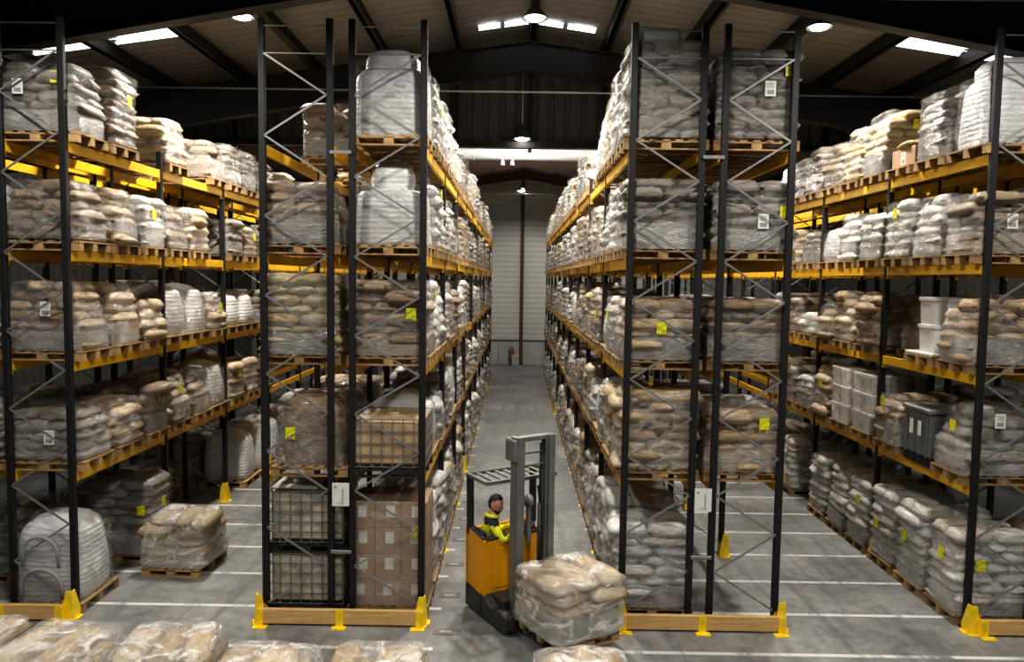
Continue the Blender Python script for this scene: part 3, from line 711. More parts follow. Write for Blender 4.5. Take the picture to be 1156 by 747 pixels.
def make_load(xc, y, z, kind, h, near, seed, lab, grp, side, rz=0, taper=None, tags=(), paper=(), film=None, mat=None, lx=1.14, ly=.78, lean=0, tall=None, dx=0, dy=0, pal=None, name=None, mess=.35, jit=.02, nowrap=False):
    rnd = random.Random(seed)
    if kind in MATOF:
        slv = rnd.random() < (.62 if near else 0)
        if taper is None: taper = rnd.choice([0, 0, .05, .12, .2])
        mk = mat or MATOF[kind]
        if near >= 1:
            e = empty('sack_load', lab('wrapped '+DESCM[mk]), 'pallet load', (xc, y, z), rz, grp)
            link('pallet', pal or PAL, e)
        if near == 2:
            if kind in 'SN' and not lean and jit < .025: lean = rnd.uniform(-.07, .07); jit = .028
            if film == 'film_white': lx -= .06; ly -= .06
            for (x, yy, zz, r, a, b, c, v, kk) in stack(h-.144, seed, lx, ly, .15, taper, lean, mess, jit):
                link('sack', sack_mesh(v, mk), e, (x, yy, zz+.144), (0, 0, r), (a, b, c))
            if not nowrap:
                link('shrink_wrap', wrap_mesh(h-.144+(.03 if film == 'film_white' else 0), seed, lx+(.09 if film == 'film_white' else .02), ly+(.09 if film == 'film_white' else .02), M[film] if film else (M['film'] if kind in 'GN' else M['film_light']), taper, lean, .15), e, (0, 0, .144))
        elif near == 1:
            st, wp, far, hq = variant_stack(kind, h, seed, round(taper*10)/10)
            link('sack_stack', st, e, (0, 0, .144)); link('shrink_wrap', wp, e, (0, 0, .144))
        else:
            st, wp, far, hq = variant_stack(kind, h, seed, round(taper*10)/10)
            e = link('sack_load', far, None, (xc, y, z)); tag(e, lab('wrapped '+DESC[kind]), 'pallet load', grp)
        if slv and near: link('base_wrap', SLV[(seed % 3, 'sleeve_tan' if kind in 'SN' and rnd.random() < .5 else 'sleeve')], e, (0, 0, .144), None, (lx/1.14, ly/.78, rnd.uniform(.85, 1.15)))
        if near and rnd.random() < .22 and not tags and near == 1:
            add_tag(e, 0, rnd.uniform(-.2, .2), h*rnd.uniform(.5, .8), side, .615)
        for (s, x, zz) in tags:
            hd = ly/2+.035; hw = lx/2+.035
            tt = 1-taper*max(0, (zz-.144)/(h-.144)-.35)/.65
            if s == 'f': link('yellow_tag', TAGM, e, (x, -hd*tt-.01, zz))
            elif s == 'l': link('yellow_tag', TAGM2, e, (-hw*tt-.01, x, zz))
            else: link('yellow_tag', TAGM2, e, (hw*tt+.01, x, zz))
        for (x, zz) in paper: link('paper_label', PAPER, e, (x, -ly/2-.045, zz))
    elif kind in 'BbT':
        e = empty('bulk_bag_load', lab('brown wrapped bulk bag' if mat == 'brown' else 'white bulk bag'), 'pallet load', (xc, y, z), rz, grp)
        link('pallet', PALW if near else PAL, e); bg = link('bulk_bag', get_bag(h, seed, 2 if kind == 'T' else kind == 'B'), e, (0, 0, .144), None, (lx/1.086, .84 if ly < .9 else .98, 1))
        if mat: bg.material_slots[0].link = 'OBJECT'; bg.material_slots[0].material = M[mat]
        if near == 2: link('shrink_wrap', wrap_mesh((h-.144)*.84, seed, 1.06, .84 if ly < .9 else .98, M['film'], .06, 0, .3, False, .01, 0.0, .008), e, (0, 0, .144))
        for (s_, x_, z_) in tags: link('yellow_tag', TAGM, e, (x_, -.445, z_))
    elif kind == 'I':
        e = empty('caged_liquid_container', lab('caged tan liquid container'), 'container', (xc, y, z), rz, grp)
        link('container_base', PALD, e); hh = h-.15
        mb = MB(); mb.box((0, 0, hh/2), (1.05, .95, hh-.03), 0, None, .05); mb.lathe([(.1, 0), (.1, .04), (.08, .05)], 16, 0, (0, 0, hh-.03)); mb.build('tank', M[mat or 'tank'], e, (0, 0, .15))
        mb = MB(); A, B_ = .54, .49; nz_ = max(4, round(hh/.16))
        for q in range(nz_+1):
            zq = .01+q*(hh-.02)/nz_
            for a, b in (((-A, -B_), (A, -B_)), ((A, -B_), (A, B_)), ((A, B_), (-A, B_)), ((-A, B_), (-A, -B_))): mb.bar((*a, zq), (*b, zq), .012, .012)
        for q in range(8):
            x = -A+q*2*A/7
            for yb in (-B_, B_): mb.bar((x, yb, 0), (x, yb, hh), .013, .011)
        for q in range(1, 7):
            yy = -B_+q*2*B_/7
            for xb_ in (-A, A): mb.bar((xb_, yy, 0), (xb_, yy, hh), .011, .013)
        mb.build('cage', M['cage'], e, (0, 0, .15))
        if tall: MB().box((-.1, -.1, h+.01), (.7, .6, .006), 0, Euler((.0, .06, .1)).to_matrix()).build('cover_sheet', M['tub'], e, (-.12, -.1, .03))
    elif kind == 'C':
        e = empty('carton_load', lab('stacked brown cartons'), 'pallet load', (xc, y, z), rz, grp)
        link('pallet', PAL, e); nr = round((h-.144)/.39)
        for a in range(3):
            for b in range(2):
                for c in range(nr):
                    q = link('carton', CARTON, e, ((a-1)*.38, (b-.5)*.39, .144+.195+c*.39+.002))
                    if b == 0: link('carton_label', CLAB, q, (rnd.uniform(-.02, .04), -.195, .05))
        link('shrink_wrap', wrap_mesh(nr*.39+.01, seed, 1.16, .80, M['film'], 0, 0, .39, True, .015, 0, .006), e, (0, 0, .144))
        for (s_, x_, z_) in tags: link('yellow_tag', TAGM, e, (x_, -.43, z_))
    elif kind == 'D':
        e = empty('tub_load', lab('stacked white tubs'), 'pallet load', (xc, y, z), rz, grp)
        link('pallet', PAL, e)
        if tall == 2:
            mb = MB(); mb.box((0, 0, .03), (1.18, .8, .05), 0, None, .01); mb.build('white_tray', M['tub'], e, (0, 0, .144))
            for c in range(2): link('tub', TUBL, e, ((-.25 if side == 'l' else .25), 0, .2+c*.44))
        else:
            nr = max(1, round((h-.144)/.36))
            for a in (-.4, 0, .4):
                for b in (-.2, .2):
                    for c in range(nr): link('tub', TUB, e, (a, b*.98, .144+c*.36), None, (.97, .97, 1))
            if near == 2: link('shrink_wrap', wrap_mesh(nr*.36, seed, 1.2, .8, M['film_light'], 0, 0, .36, True, .01, 0, .005), e, (0, 0, .144))
    elif kind == 'P':
        e = empty('plastic_bin', lab('ribbed grey plastic bin'), 'bin', (xc, y, z), rz, grp)
        mb = MB(); mb.box((0, 0, h*.5+.03), (1.08, .76, h-.25), 0, None, .02)
        for q in range(6):
            x = -.5+q*.2
            for s in (-1, 1): mb.box((x, s*.385, h*.5), (.04, .03, h-.3))
        for q in (-.3, -.1, .1, .3):
            for s in (-1, 1): mb.box((s*.545, q, h*.5), (.03, .03, h-.3))
        mb.build('bin_body', M['bin'], e)
        MB().box((0, 0, h-.06), (1.16, .82, .08), 0, None, .02).build('bin_lid', M['cage'], e)
        mb = MB()
        for i_ in (-1, 0, 1): mb.box((i_*.45, 0, .07), (.16, .78, .14))
        mb.build('bin_feet', M['rubber'], e)
        for q in (-.12, .12): MB().box((-.565 if side == 'l' else .565, q, h*.62), (.004, .1, .24)).build('paper_label', M['paper'], e)
    elif kind == 'K':   # small carton with a sack on top
        e = empty('carton_load', lab('low carton under a loose sack'), 'pallet load', (xc, y, z), rz, grp)
        link('pallet', PAL, e); MB().box((0, 0, .144+.16), (1.0, .76, .32), 0, None, .01).build('carton', M['cardboard'], e)
        for q in (-.25, .25): link('sack', sack_mesh(int(q > 0), 'gold'), e, (q, 0, .144+.32+.06), (0, 0, .1+q), (.6, .5, .14))
        link('paper_label', PAPER, e, (-.5 if side == 'l' else .5, 0, .3), (0, 0, R(90 if side == 'r' else -90)))
    return e

T = {}   # (rack, level) -> list of specs for the slots counted from the front; None leaves a gap
def S(kind, h, **o): return (kind, h, o)
T['L', 4] = [S('G', 1.12, paper=[(-.2, .75)], tags=[('f', .3, .9)]), S('N', 1.3, taper=0, tags=[('r', .1, .9)]), None, S('Y', .95, taper=.15), None, S('N', .9), S('G', 1.0), S('G', .98), S('N', .95), None, S('S', .9)]
T['L', 3] = [S('N', 1.0), S('S', 1.0, tags=[]), S('W', .98, tags=[('r', -.1, .7)]), S('N', .95, taper=.2, paper=[(-.1, .7)]), S('S', .95), None, S('G', .9), S('S', .85), S('G', .9)]
T['L', 2] = [S('S', 1.12, taper=.25, paper=[(.1, .75)], film='film_thick'), S('S', 1.1, taper=.2), S('S', .8), S('b', 1.12), S('b', 1.1), S('S', .8, tags=[('r', 0, .6)]), S('b', .9), S('b', .9), S('G', .9)]
T['L', 1] = [S('G', .85, taper=.1, paper=[(.1, .5)]), S('S', .85, taper=0), S('N', .95, tags=[('r', 0, .75)]), S('S', 1.0, tags=[('r', 0, .75)]), S('N', 1.0), S('b', 1.1), S('S', .95, tags=[('r', 0, .7)]), S('S', .9), S('G', .8)]
T['L', 0] = [S('b', 1.42, ly=1), None, S('W', 1.4, taper=0, mat='grey', tags=[('r', .05, .95), ('f', .45, .92)]), None, None, None, None, S('b', 1.3), S('b', 1.4), S('b', 1.3), None, S('G', 1.2)]
T['R', 4] = [S('B', 1.38), S('G', 1.15), S('K', .5), S('Y', 1.25, taper=.15, tags=[('f', .0, 1.0)]), S('Y', 1.15, taper=.2), S('N', 1.05), S('G', 1.1), S('G', 1.05), S('b', 1.1)]
T['R', 3] = [S('N', 1.0, paper=[(-.1, .6)]), S('Y', 1.08, taper=.15, mat='white'), S('W', 1.1, tags=[('l', 0, .9)]), S('W', .95), S('W', 1.05, taper=.1), S('b', .9), S('G', .85), S('S', .9), None, S('G', .9)]
T['R', 2] = [S('S', 1.05, taper=.15, film='film'), S('D', 1.0, tall=2), S('N', .9, dx=.35), S('S', 1.05), S('S', 1.1), S('S', .85), S('W', .6), S('N', .95), S('G', 1.0)]
T['R', 1] = [S('G', 1.1, taper=.3, tags=[('l', 0, .8), ('f', .45, .6)], paper=[(-.1, .95)]), S('P', .95), S('S', .98, tags=[('l', .1, .85)]), S('D', 1.22), S('D', 1.22), S('S', 1.1, tags=[('l', 0, .8)]), S('W', .8), S('G', .9), S('S', 1.0)]
T['R', 0] = [S('W', 1.35, taper=.08, mat='white', tags=[('l', 0, .95), ('f', -.25, .9)]), S('W', 1.4, taper=.05, tags=[('l', .1, .85)]), S('W', 1.35, tags=[('l', .1, .75)]), S('W', 1.3, tags=[('l', -.1, .95)]), S('W', 1.3), S('W', 1.3), None, S('W', 1.3), S('W', 1.4), S('W', 1.3)]
T['A', 4] = [None, None, S('S', 1.0, dx=.1), None, None, S('Y', .9), S('N', .9)]
T['A', 3] = [S('N', 1.0, taper=.15, film='film_thick'), None, S('G', .8), S('N', .8)]
T['A', 2] = [S('Y', 1.28, taper=0, mat='gold', film='film_thick'), S('N', 1.1), None, S('G', 1.1)]
T['A', 1] = [S('b', 1.2, dx=.16, lx=.98, mat='brown', tags=[('f', -.28, .62)]), S('G', 1.0), None, S('S', 1.0)]
T['A', 0] = []
T['B', 4] = [S('B', 1.42, dy=.05), S('W', 1.25, taper=.1, tags=[('r', .2, .8)]), S('W', 1.1), S('W', 1.15, taper=0), S('N', 1.2), S('W', 1.0)]
T['B', 3] = [S('T', 1.38, dy=.05), S('W', 1.1, tags=[('r', 0, 1.0)]), S('W', 1.0), S('W', 1.1)]
T['B', 2] = [S('N', 1.2, taper=0, film='film', tags=[('f', .33, .75)]), S('W', 1.2, tags=[('r', 0, 1.0)]), S('W', 1.1), S('W', 1.15)]
T['B', 1] = [S('I', .86, mat='tank_tan'), S('b', 1.0), S('W', .9), S('G', 1.1)]
T['B', 0] = [S('C', 1.72, tags=[('f', .43, 1.28)]), S('W', 1.4), S('W', 1.5), S('W', 1.35)]
T['C', 4] = [S('W', 1.52, taper=.1, mat='grey', film='film_thick'), S('W', 1.35, mat='white'), S('Y', 1.2), S('W', 1.15), S('b', 1.1)]
T['C', 3] = [S('G', 1.12, taper=0, film='film'), S('Y', 1.1, mat='white'), S('W', 1.0), S('S', 1.0)]
T['C', 2] = [S('S', .98, taper=.08, mat='beige', tags=[('f', .0, .6)], film='film'), S('W', 1.0, tags=[('l', 0, .7)]), S('b', 1.0), S('S', 1.1)]
T['C', 1] = [S('S', 1.28, taper=0), S('S', 1.15), S('W', 1.15), S('b', 1.1)]
T['C', 0] = [S('W', 1.35, taper=0, mat='white', dy=.1), S('W', 1.5), S('W', 1.45), S('W', 1.4)]
T['D', 4] = [S('G', 1.38, taper=0, paper=[(.15, .85)], tags=[('f', .42, 1.1)]), S('W', 1.1), S('G', 1.0), S('S', 1.0)]
T['D', 3] = [S('G', 1.1, taper=0, paper=[(.12, .55)], tags=[('f', .42, .68)]), S('N', 1.0), S('G', .9)]
T['D', 2] = [S('Y', 1.0, taper=0, mat='brown', film='film'), S('N', 1.0), None, S('G', 1.0)]
T['D', 1] = [S('S', 1.15, taper=.1, film='film', tags=[('f', .25, .85)]), S('W', 1.0), None, S('G', 1.0)]
T['D', 0] = []

rg = random.Random(77)
def auto(key, lv, k):
    if key in 'BC' and len(key) == 1:
        if rg.random() < .07: return None
        kd = rg.choices('WSGNYb', [4, 3, 2, 2.2, .7, 1.0])[0]
        h = rg.uniform(.85, 1.2) if lv else rg.uniform(1.15, 1.5)
        return S('W' if lv == 0 and kd != 'S' else kd, h)
    return None
NMAX = {'L': 12, 'R': 12, 'A': 7, 'D': 7, 'B': 30, 'C': 30}
for key in 'LABCDR':
    for lv in range(5):
        tb = T.get((key, lv), [])
        for k in range(NMAX[key]):
            sp = tb[k] if k < len(tb) else auto(key, lv, k)
            if not sp: continue
            kind, h, o = sp
            if key in 'LR': near = 2 if k < 6 else (1 if k < 9 else 0)
            elif key in 'BC': near = 2 if k < 3 else (1 if k < 9 else 0)
            else: near = 2 if k == 0 else (1 if k < 3 else 0)
            if kind in 'ICDPKBT' and near < 1: near = 1
            place(key, lv, k, kind, h, near, **o)
# two caged containers stacked on the ground of the left double rack
for z, nm, tl in ((.001, 'bottom', None), (.925, 'upper', 1)):
    make_load(-3.02, D+.58, z, 'I', .92, 2, 3, lambda d, nm=nm: 'caged liquid container, %s of the two stacked in the left double rack' % nm, 'stacked caged containers', 'l', tall=tl)
# dim loads on the rows behind the outer racks
for key in ('L2', 'R2'):
    for lv in range(5):
        for k in range(10):
            if rg.random() < .3: continue
            kd = rg.choices('GNSWb', [3, 3, 1, 1, 1])[0]
            place(key, lv, k, kd, rg.uniform(.85, 1.15), 0 if kd != 'b' else 1)

# straps over the big bag at the left
e = None
for o in col.objects:
    if o.name.startswith('bulk_bag_load') and 'on the ground, leftmost rack, first' in o['label']:
        for (zt_, rr) in ((.98, .26), (.5, .30)):
            pts = []
            for i in range(13):
                a = math.pi*i/12; pts.append((-.02-rr*math.cos(a), -.52-.02*math.sin(a), .144+zt_-.25+.25*math.sin(a)*1.1-(.18 if i in (0, 12) else 0)))
            MB().tube(pts, .025, 6).build('lifting_strap', M['strap'], o)
        o['label'] = 'white bulk bag with grey lifting straps on the ground, leftmost rack, nearest'

# the farthest sack pallets of the aisle, a few pixels each
mb = MB(); fm = [M['beige'], M['pallet'], M['film_far'], M['brown'], M['white'], M['grey'], M['gold']]; mi_ = {'S': 0, 'N': 3, 'W': 4, 'G': 5, 'Y': 6}
for (key, lv, k, kind, h) in FAR:
    n, i = divmod(k, 3); xa, xb = RX[key]
    me = variant_stack(kind, h, k+lv, .1)[2]; off = Vector(((xa+xb)/2, D+n*BAY+.47+.93*i, LV[lv]+.001)); b = len(mb.v)
    mb.v += [tuple(v.co+off) for v in me.vertices]
    for p in me.polygons:
        mb.f.append(tuple(q+b for q in p.vertices)); mb.mi.append(mi_[kind] if p.material_index == 0 else p.material_index); mb.sm.append(p.use_smooth)
o = tag(mb.build('sack_load', fm), 'distant wrapped sack pallets filling the far end of both aisle racks', 'pallet load'); o['kind'] = 'stuff'

for o in list(col.objects):
    lb = o.get('label', '')
    if lb == load_label('wrapped grey sacks', 'C', 4, 0):
        MB().box((-.12, 0, 1.52+.09), (.62, .6, .2), 0, None, .04).build('top_block', M['bag'], o)
    if lb == load_label('white bulk bag', 'L', 0, 0):
        MB().box((0, 0, .15), (1.3, 1.16, .03), 0, None, .01).build('plastic_sheet', M['bag'], o)
# loads standing loose
fl = lambda txt: (lambda d: txt)
e = make_load(-5.58, 12.30, .001, 'S', .92, 2, 411, fl('low wrapped pallet of beige sacks standing alone in the left aisle'), 'loads standing on the open floor', 'r', rz=R(-4), taper=.12, paper=[(.02, .36)], film='film_white', lx=1.05, ly=.95, pal=PALF, mess=.5, jit=.035)
FG = [(-5.75, 7.45, 1.18, .04, 'at the left edge'), (-4.62, 7.25, 1.22, -.03, 'second from the left'), (-3.5, 7.25, 1.22, .05, 'third from the left'),
      (-2.42, 6.95, 1.18, -.05, 'fourth from the left'), (-1.30, 6.95, 1.2, .03, 'fifth from the left'), (-.38, 6.62, 1.16, 0, 'sixth from the left'), (.72, 6.9, 1.2, .08, 'nearest the lifted load')]
for i, (x, y, h, r, w_) in enumerate(FG):
    e = make_load(x, y, .001, 'S', h, 2, 500+i, fl('beige sack pallet in the front row at the bottom, '+w_), 'beige sack pallets in the front row', 'r', rz=r, taper=.16, film='film_white', lx=1.02, ly=1.0, pal=PALF, mess=0, jit=.03)

# aisle floor location plates
for i, (x, y) in enumerate([(-.92, 10.08), (-.97, 11.28), (-1.0, 12.55), (-.97, 13.78), (-.97, 15.0), (-.97, 16.2)]):
    o = empty('floor_location_plate', 'worn floor plate beside the left rack of the aisle, %s from front' % ORD[i], 'floor marker', (x, y, .001), 0, 'floor location plates')
    MB().box((0, 0, .003), (.34, .17, .006)).build('plate', M['plate'], o)
    MB().box((0, 0, .008), (.16, .06, .003)).build('plate_label', M['concrete'], o)
# fire extinguisher and pale box by the far wall
e = empty('fire_extinguisher', 'reddish fire extinguisher stand against the far end wall', 'extinguisher', (-.25, 43.0, 0))
MB().lathe([(.12, 0), (.12, .04), (.03, .05), (.03, .34)], 14).build('stand', M['steel_dark'], e)
MB().lathe([(.12, .34), (.14, .38), (.14, .85), (.10, .95), (.03, 1.0)], 16).build('cylinder', M['red'], e)
mb = MB(); mb.tube([(0, 0, .98), (.02, 0, 1.08)], .025, 8); mb.tube([(.02, -.02, 1.04), (.17, -.04, .98), (.17, -.04, .6)], .02, 8); mb.build('hose', M['rubber'], e)
e = empty('pale_crate', 'small pale crate on the floor beside the brown wall column', 'crate', (.02, 42.95, 0))
MB().box((0, 0, .26), (.42, .4, .52), 0, None, .02).build('crate_body', M['concrete'], e); MB().box((0, 0, .54), (.45, .43, .04), 0, None, .01).build('crate_lid', M['tub'], e)

# ------------------------------------------------------------------ reach truck (local y = forward, x = camera-left side)
TH = R(211.7)
tk = empty('reach_truck', 'orange reach truck with tall grey mast carrying a sack pallet down the aisle', 'forklift', (-.19, 11.25, 0), TH)
def tp(name, mb, m, parent=tk): return mb.build(name, M[m] if isinstance(m, str) else m, parent)
# chassis
mb = MB(); mb.prism([(-.6, .04), (.6, .04), (.6, .34), (.57, .42), (-.57, .42), (-.6, .34)], .0, .52); tp('chassis', mb, 'chassis')
for s, nm in ((1, 'left'), (-1, 'right')):
    mb = MB()
    poly = [(.45, .05), (1.16, .05), (1.22, .12), (1.20, .26), (1.05, .30), (.75, .24), (.45, .42)]
    n = len(poly); xs = (s*.60, s*.46)
    vs = [(xs[0], a, b) for a, b in poly]+[(xs[1], a, b) for a, b in poly]
    mb.add(vs, [tuple(range(n)), tuple(range(2*n-1, n-1, -1))]+[(i, i+n, (i+1) % n+n, (i+1) % n) for i in range(n)])
    lg = tp('support_leg', mb, 'chassis')
    mb = MB(); mb.tube([(s*.50, 1.02, .15), (s*.43, 1.02, .15)], .14, 18); mb.build('wheel', M['rubber'], lg)
mb = MB(); mb.tube([(-.08, .16, .17), (.08, .16, .17)], .16, 18); tp('drive_wheel', mb, 'rubber')
# orange body panels around the driver well
mb = MB(); mb.add([(.6, 0, .40), (.6, .55, .34), (.6, .55, 1.17), (.6, .06, 1.26), (.6, 0, 1.22), (.55, 0, .40), (.55, .55, .34), (.55, .55, 1.17), (.55, .06, 1.26), (.55, 0, 1.22)],
    [(0, 1, 2, 3, 4), (9, 8, 7, 6, 5), (0, 5, 6, 1), (1, 6, 7, 2), (2, 7, 8, 3), (3, 8, 9, 4), (4, 9, 5, 0)]); tp('side_panel', mb, 'orange')
mb = MB(); mb.box((0, .50, .765), (1.10, .10, .81), 0, None, .015); tp('front_panel', mb, 'orange')
mb = MB(); mb.box((.1, .556, .74), (.62, .012, .60), 0, None, .005); tp('battery_door', mb, 'orange')
mb = MB(); mb.box((.1, .565, .93), (.16, .012, .04)); tp('door_handle', mb, 'rubber')
mb = MB(); mb.box((-.575, .28, .74), (.05, .56, .70), 0, None, .015); tp('side_panel', mb, 'orange')
mb = MB(); mb.box((0, .03, .80), (1.08, .06, .84), 0, None, .015); tp('rear_panel', mb, 'orange')
mb = MB(); mb.box((0, .50, 1.185), (1.12, .12, .03), 0, None, .01); mb.box((.575, .28, 1.225), (.06, .5, .03), 0, Euler((-.14, 0, 0)).to_matrix(), .01); tp('dark_rim', mb, 'rubber')
# seat, console, wheel
mb = MB(); mb.box((.30, .24, .70), (.44, .42, .12), 0, None, .03); mb.box((.50, .24, 1.00), (.10, .42, .56), 0, Euler((0, .14, 0)).to_matrix(), .04); tp('seat', mb, 'rubber')
mb = MB(); mb.box((-.34, .26, 1.10), (.30, .42, .14), 0, Euler((0, -.2, 0)).to_matrix(), .02); mb.box((-.36, .26, .75), (.22, .4, .6)); tp('control_console', mb, 'chassis')
mb = MB()
pts = [(-.24+.13*math.cos(2*math.pi*i/16), .36+.13*math.sin(2*math.pi*i/16), 1.22-.04*math.cos(2*math.pi*i/16)) for i in range(17)]
mb.tube(pts, .014, 8); mb.tube([(-.24, .36, 1.22), (-.26, .36, 1.12)], .02, 8); mb.tube([(-.24, .36, 1.21), (-.36, .36, 1.24)], .012, 6); tp('steering_wheel', mb, 'rubber')
for i in range(3):
    mb = MB(); mb.tube([(-.25, .12+.06*i, 1.15), (-.24, .12+.06*i, 1.24)], .008, 6); mb.tube([(-.24, .12+.06*i, 1.235), (-.239, .12+.06*i, 1.27)], .018, 8); tp('control_lever', mb, 'rubber')
# overhead guard
for s in (1, -1):
    mb = MB(); mb.bar((s*.56, .06, 1.15), (s*.56, .04, 2.02), .09, .07); tp('guard_post', mb, 'chassis')
mb = MB(); mb.bar((-.3, .62, 1.9), (-.3, .78, 1.3), .05, .05); mb.bar((.1, .60, 2.0), (.1, .78, 1.3), .05, .05); tp('guard_stay', mb, 'chassis')
mb = MB(); z = 2.04
for a, b in (((-.6, .02), (.6, .02)), ((.6, .02), (.6, .62)), ((.6, .62), (-.6, .62)), ((-.6, .62), (-.6, .02))): mb.bar((*a, z), (*b, z), .05, .05)
tp('overhead_guard', mb, 'mast')
for i in range(7):
    mb = MB(); mb.bar((-.46+i*.15, .05, z), (-.46+i*.15, .60, z), .05, .02); tp('guard_bar', mb, 'mast')
# mast
for s in (1, -1):
    mb = MB(); x = s*.31
    mb.box((x, .90, 1.41), (.035, .17, 2.66)); mb.box((x-s*.04, .985, 1.41), (.10, .022, 2.66)); mb.box((x-s*.04, .815, 1.41), (.10, .022, 2.66)); 
    m_ = tp('mast_channel', mb, 'mast')
    mb = MB(); x = s*.235; mb.box((x, .90, 1.43), (.025, .12, 2.62)); mb.box((x-s*.025, .955, 1.43), (.06, .016, 2.62)); mb.box((x-s*.025, .845, 1.43), (.06, .016, 2.62)); mb.build('inner_channel', M['mast'], m_)
    mb = MB(); mb.tube([(s*.17, .84, .2), (s*.17, .84, 1.7)], .035, 12); mb.tube([(s*.17, .84, 1.7), (s*.17, .84, 2.6)], .018, 10); tp('lift_cylinder', mb, 'chassis')
    mb = MB(); mb.box((s*.31, .86, 2.55), (.13, .26, .32), 0, None, .02); mb.build('mast_head_bracket', M['mast'], m_) if s == 1 else None
for zz in (2.70, 2.48, 2.30):
    mb = MB(); mb.box((0, .88 if zz > 2.6 else .86, zz), (.60, .12 if zz > 2.6 else .03, .07 if zz > 2.6 else .035), 0, None, .01); tp('mast_crossbar', mb, 'mast')
mb = MB(); mb.tube([(-.04, .80, 1.75), (.04, .80, 1.75)], .09, 18); mb.box((0, .80, 1.45), (.06, .06, .6)); tp('hose_pulley', mb, 'mast')
mb = MB()
for zz in (.22, .58): mb.box((0, 1.03, zz), (.74, .05, .10), 0, None, .01)
for s in (1, -1): mb.box((s*.2, 1.0, .40), (.05, .05, .5))
cg = tp('fork_carriage', mb, 'chassis')
for s in (1, -1):
    mb = MB(); mb.box((s*.24, 1.075, .42), (.12, .04, .62)); mb.prism([(s*.24-.06, .125), (s*.24+.06, .125), (s*.24+.06, .17), (s*.24-.06, .17)], 1.06, 2.15); mb.build('fork', M['chassis'], tk)
mb = MB(); mb.box((0, .70, .30), (.9, .34, .16), 0, None, .02); tp('reach_carriage', mb, 'chassis')
# lifted load
hd = Vector((-math.sin(TH), math.cos(TH)))
lc = Vector((-.19, 11.25))+hd*1.70+Vector((math.cos(TH), math.sin(TH)))*(-.10)
e = make_load(lc.x, lc.y, .125-.0, 'S', .86, 2, 903, fl('beige sack pallet carried on the forks of the orange reach truck'), None, 'r', rz=TH+math.pi, taper=0.0, film='film_white', lx=1.12, ly=1.06, pal=PALF, mess=0, jit=.03)

# ------------------------------------------------------------------ driver
def skin_figure(name, joints, edges, root, sub=2):
    me = bpy.data.meshes.new(name); names = list(joints); ix = {n: i for i, n in enumerate(names)}
    me.from_pydata([joints[n][0] for n in names], [(ix[a], ix[b]) for a, b in edges], [])
    o = bpy.data.objects.new(name, me); col.objects.link(o)
    md = o.modifiers.new('skin', 'SKIN'); md.use_smooth_shade = True
    for i, n in enumerate(names):
        r = joints[n][1]; sv = me.skin_vertices[0].data[i]; sv.radius = r if isinstance(r, tuple) else (r, r); sv.use_root = (n == root)
    s_ = o.modifiers.new('sub', 'SUBSURF'); s_.levels = sub; s_.render_levels = sub
    dg = bpy.context.evaluated_depsgraph_get(); dg.update()
    nm = bpy.data.meshes.new_from_object(o.evaluated_get(dg)); col.objects.unlink(o); bpy.data.objects.remove(o)
    nm.name = name
    for p in nm.polygons: p.use_smooth = True
    return nm
# local truck frame: facing -x; +y = driver's... placed on the seat
dr = empty('person', 'bearded man with dark hair in yellow safety jacket, seated driving the orange truck', 'person', (0, 0, 0))
dr.matrix_world = Matrix.Translation((-.19, 11.25, 0)) @ Matrix.Rotation(TH, 4, 'Z')
sx, sy, sz = .32, .24, .85
TW = R(-24); SCL = 1.1
J = {}
def j(n, p, r):
    q = Matrix.Rotation(0 if n[:2] in ('hi', 'kn', 'an', 'to') else TW, 3, 'Z') @ Vector((-p[0], p[1], p[2])); J[n] = (Vector((sx, sy, sz))+q*SCL, (tuple(x*SCL for x in r) if isinstance(r, tuple) else r*SCL))   # p = (forward, side, up)
j('pelvis', (0, 0, .06), (.15, .13)); j('waist', (.0, 0, .20), (.145, .12)); j('chest', (.02, 0, .36), (.165, .125)); j('neckb', (.03, 0, .50), (.10, .085)); j('neck', (.05, 0, .56), .058); j('skull', (.075, 0, .66), .085)
HN = {}
for s, q in ((1, 'r'), (-1, 'l')):
    j('sh'+q, (.02, s*.17, .465), .078); j('el'+q, (.14, s*.245, .24), .056); j('wr'+q, (.37, s*.15, .34), .038); j('pa'+q, (.44, s*.13, .36), (.040, .024))
    for k in range(4):
        y_ = s*.13+(k-1.5)*.022
        L_ = (.034, .040, .037, .028)[k]
        j('f%d%s' % (k, q), (.475, y_, .362), .011); j('g%d%s' % (k, q), (.475+L_*.8, y_, .352), .0098); j('h%d%s' % (k, q), (.475+L_*.9, y_, .352-L_*.8), .0085)
    j('t0'+q, (.43, s*.13-s*.045, .352), .013); j('t1'+q, (.455, s*.13-s*.062, .335), .010)
    j('hip'+q, (.04, s*.09, .02), .095); j('kn'+q, (.44, s*.12, .04), .068); j('an'+q, (.44, s*.12, -.33), .045); j('to'+q, (.56, s*.12, -.36), .04)
E_ = [('pelvis', 'waist'), ('waist', 'chest'), ('chest', 'neckb'), ('neckb', 'neck'), ('neck', 'skull')]
for q in 'rl':
    E_ += [('chest', 'sh'+q), ('sh'+q, 'el'+q), ('el'+q, 'wr'+q), ('wr'+q, 'pa'+q), ('pa'+q, 't0'+q), ('t0'+q, 't1'+q), ('pelvis', 'hip'+q), ('hip'+q, 'kn'+q), ('kn'+q, 'an'+q), ('an'+q, 'to'+q)]
    for k in range(4): E_ += [('pa'+q, 'f%d%s' % (k, q)), ('f%d%s' % (k, q), 'g%d%s' % (k, q)), ('g%d%s' % (k, q), 'h%d%s' % (k, q))]
bm_ = skin_figure('body', J, E_, 'pelvis')
for m_ in ('hivis', 'navy', 'reflect', 'skin', 'glove'): bm_.materials.append(M[m_])
Jn = {n: v[0] for n, v in J.items()}
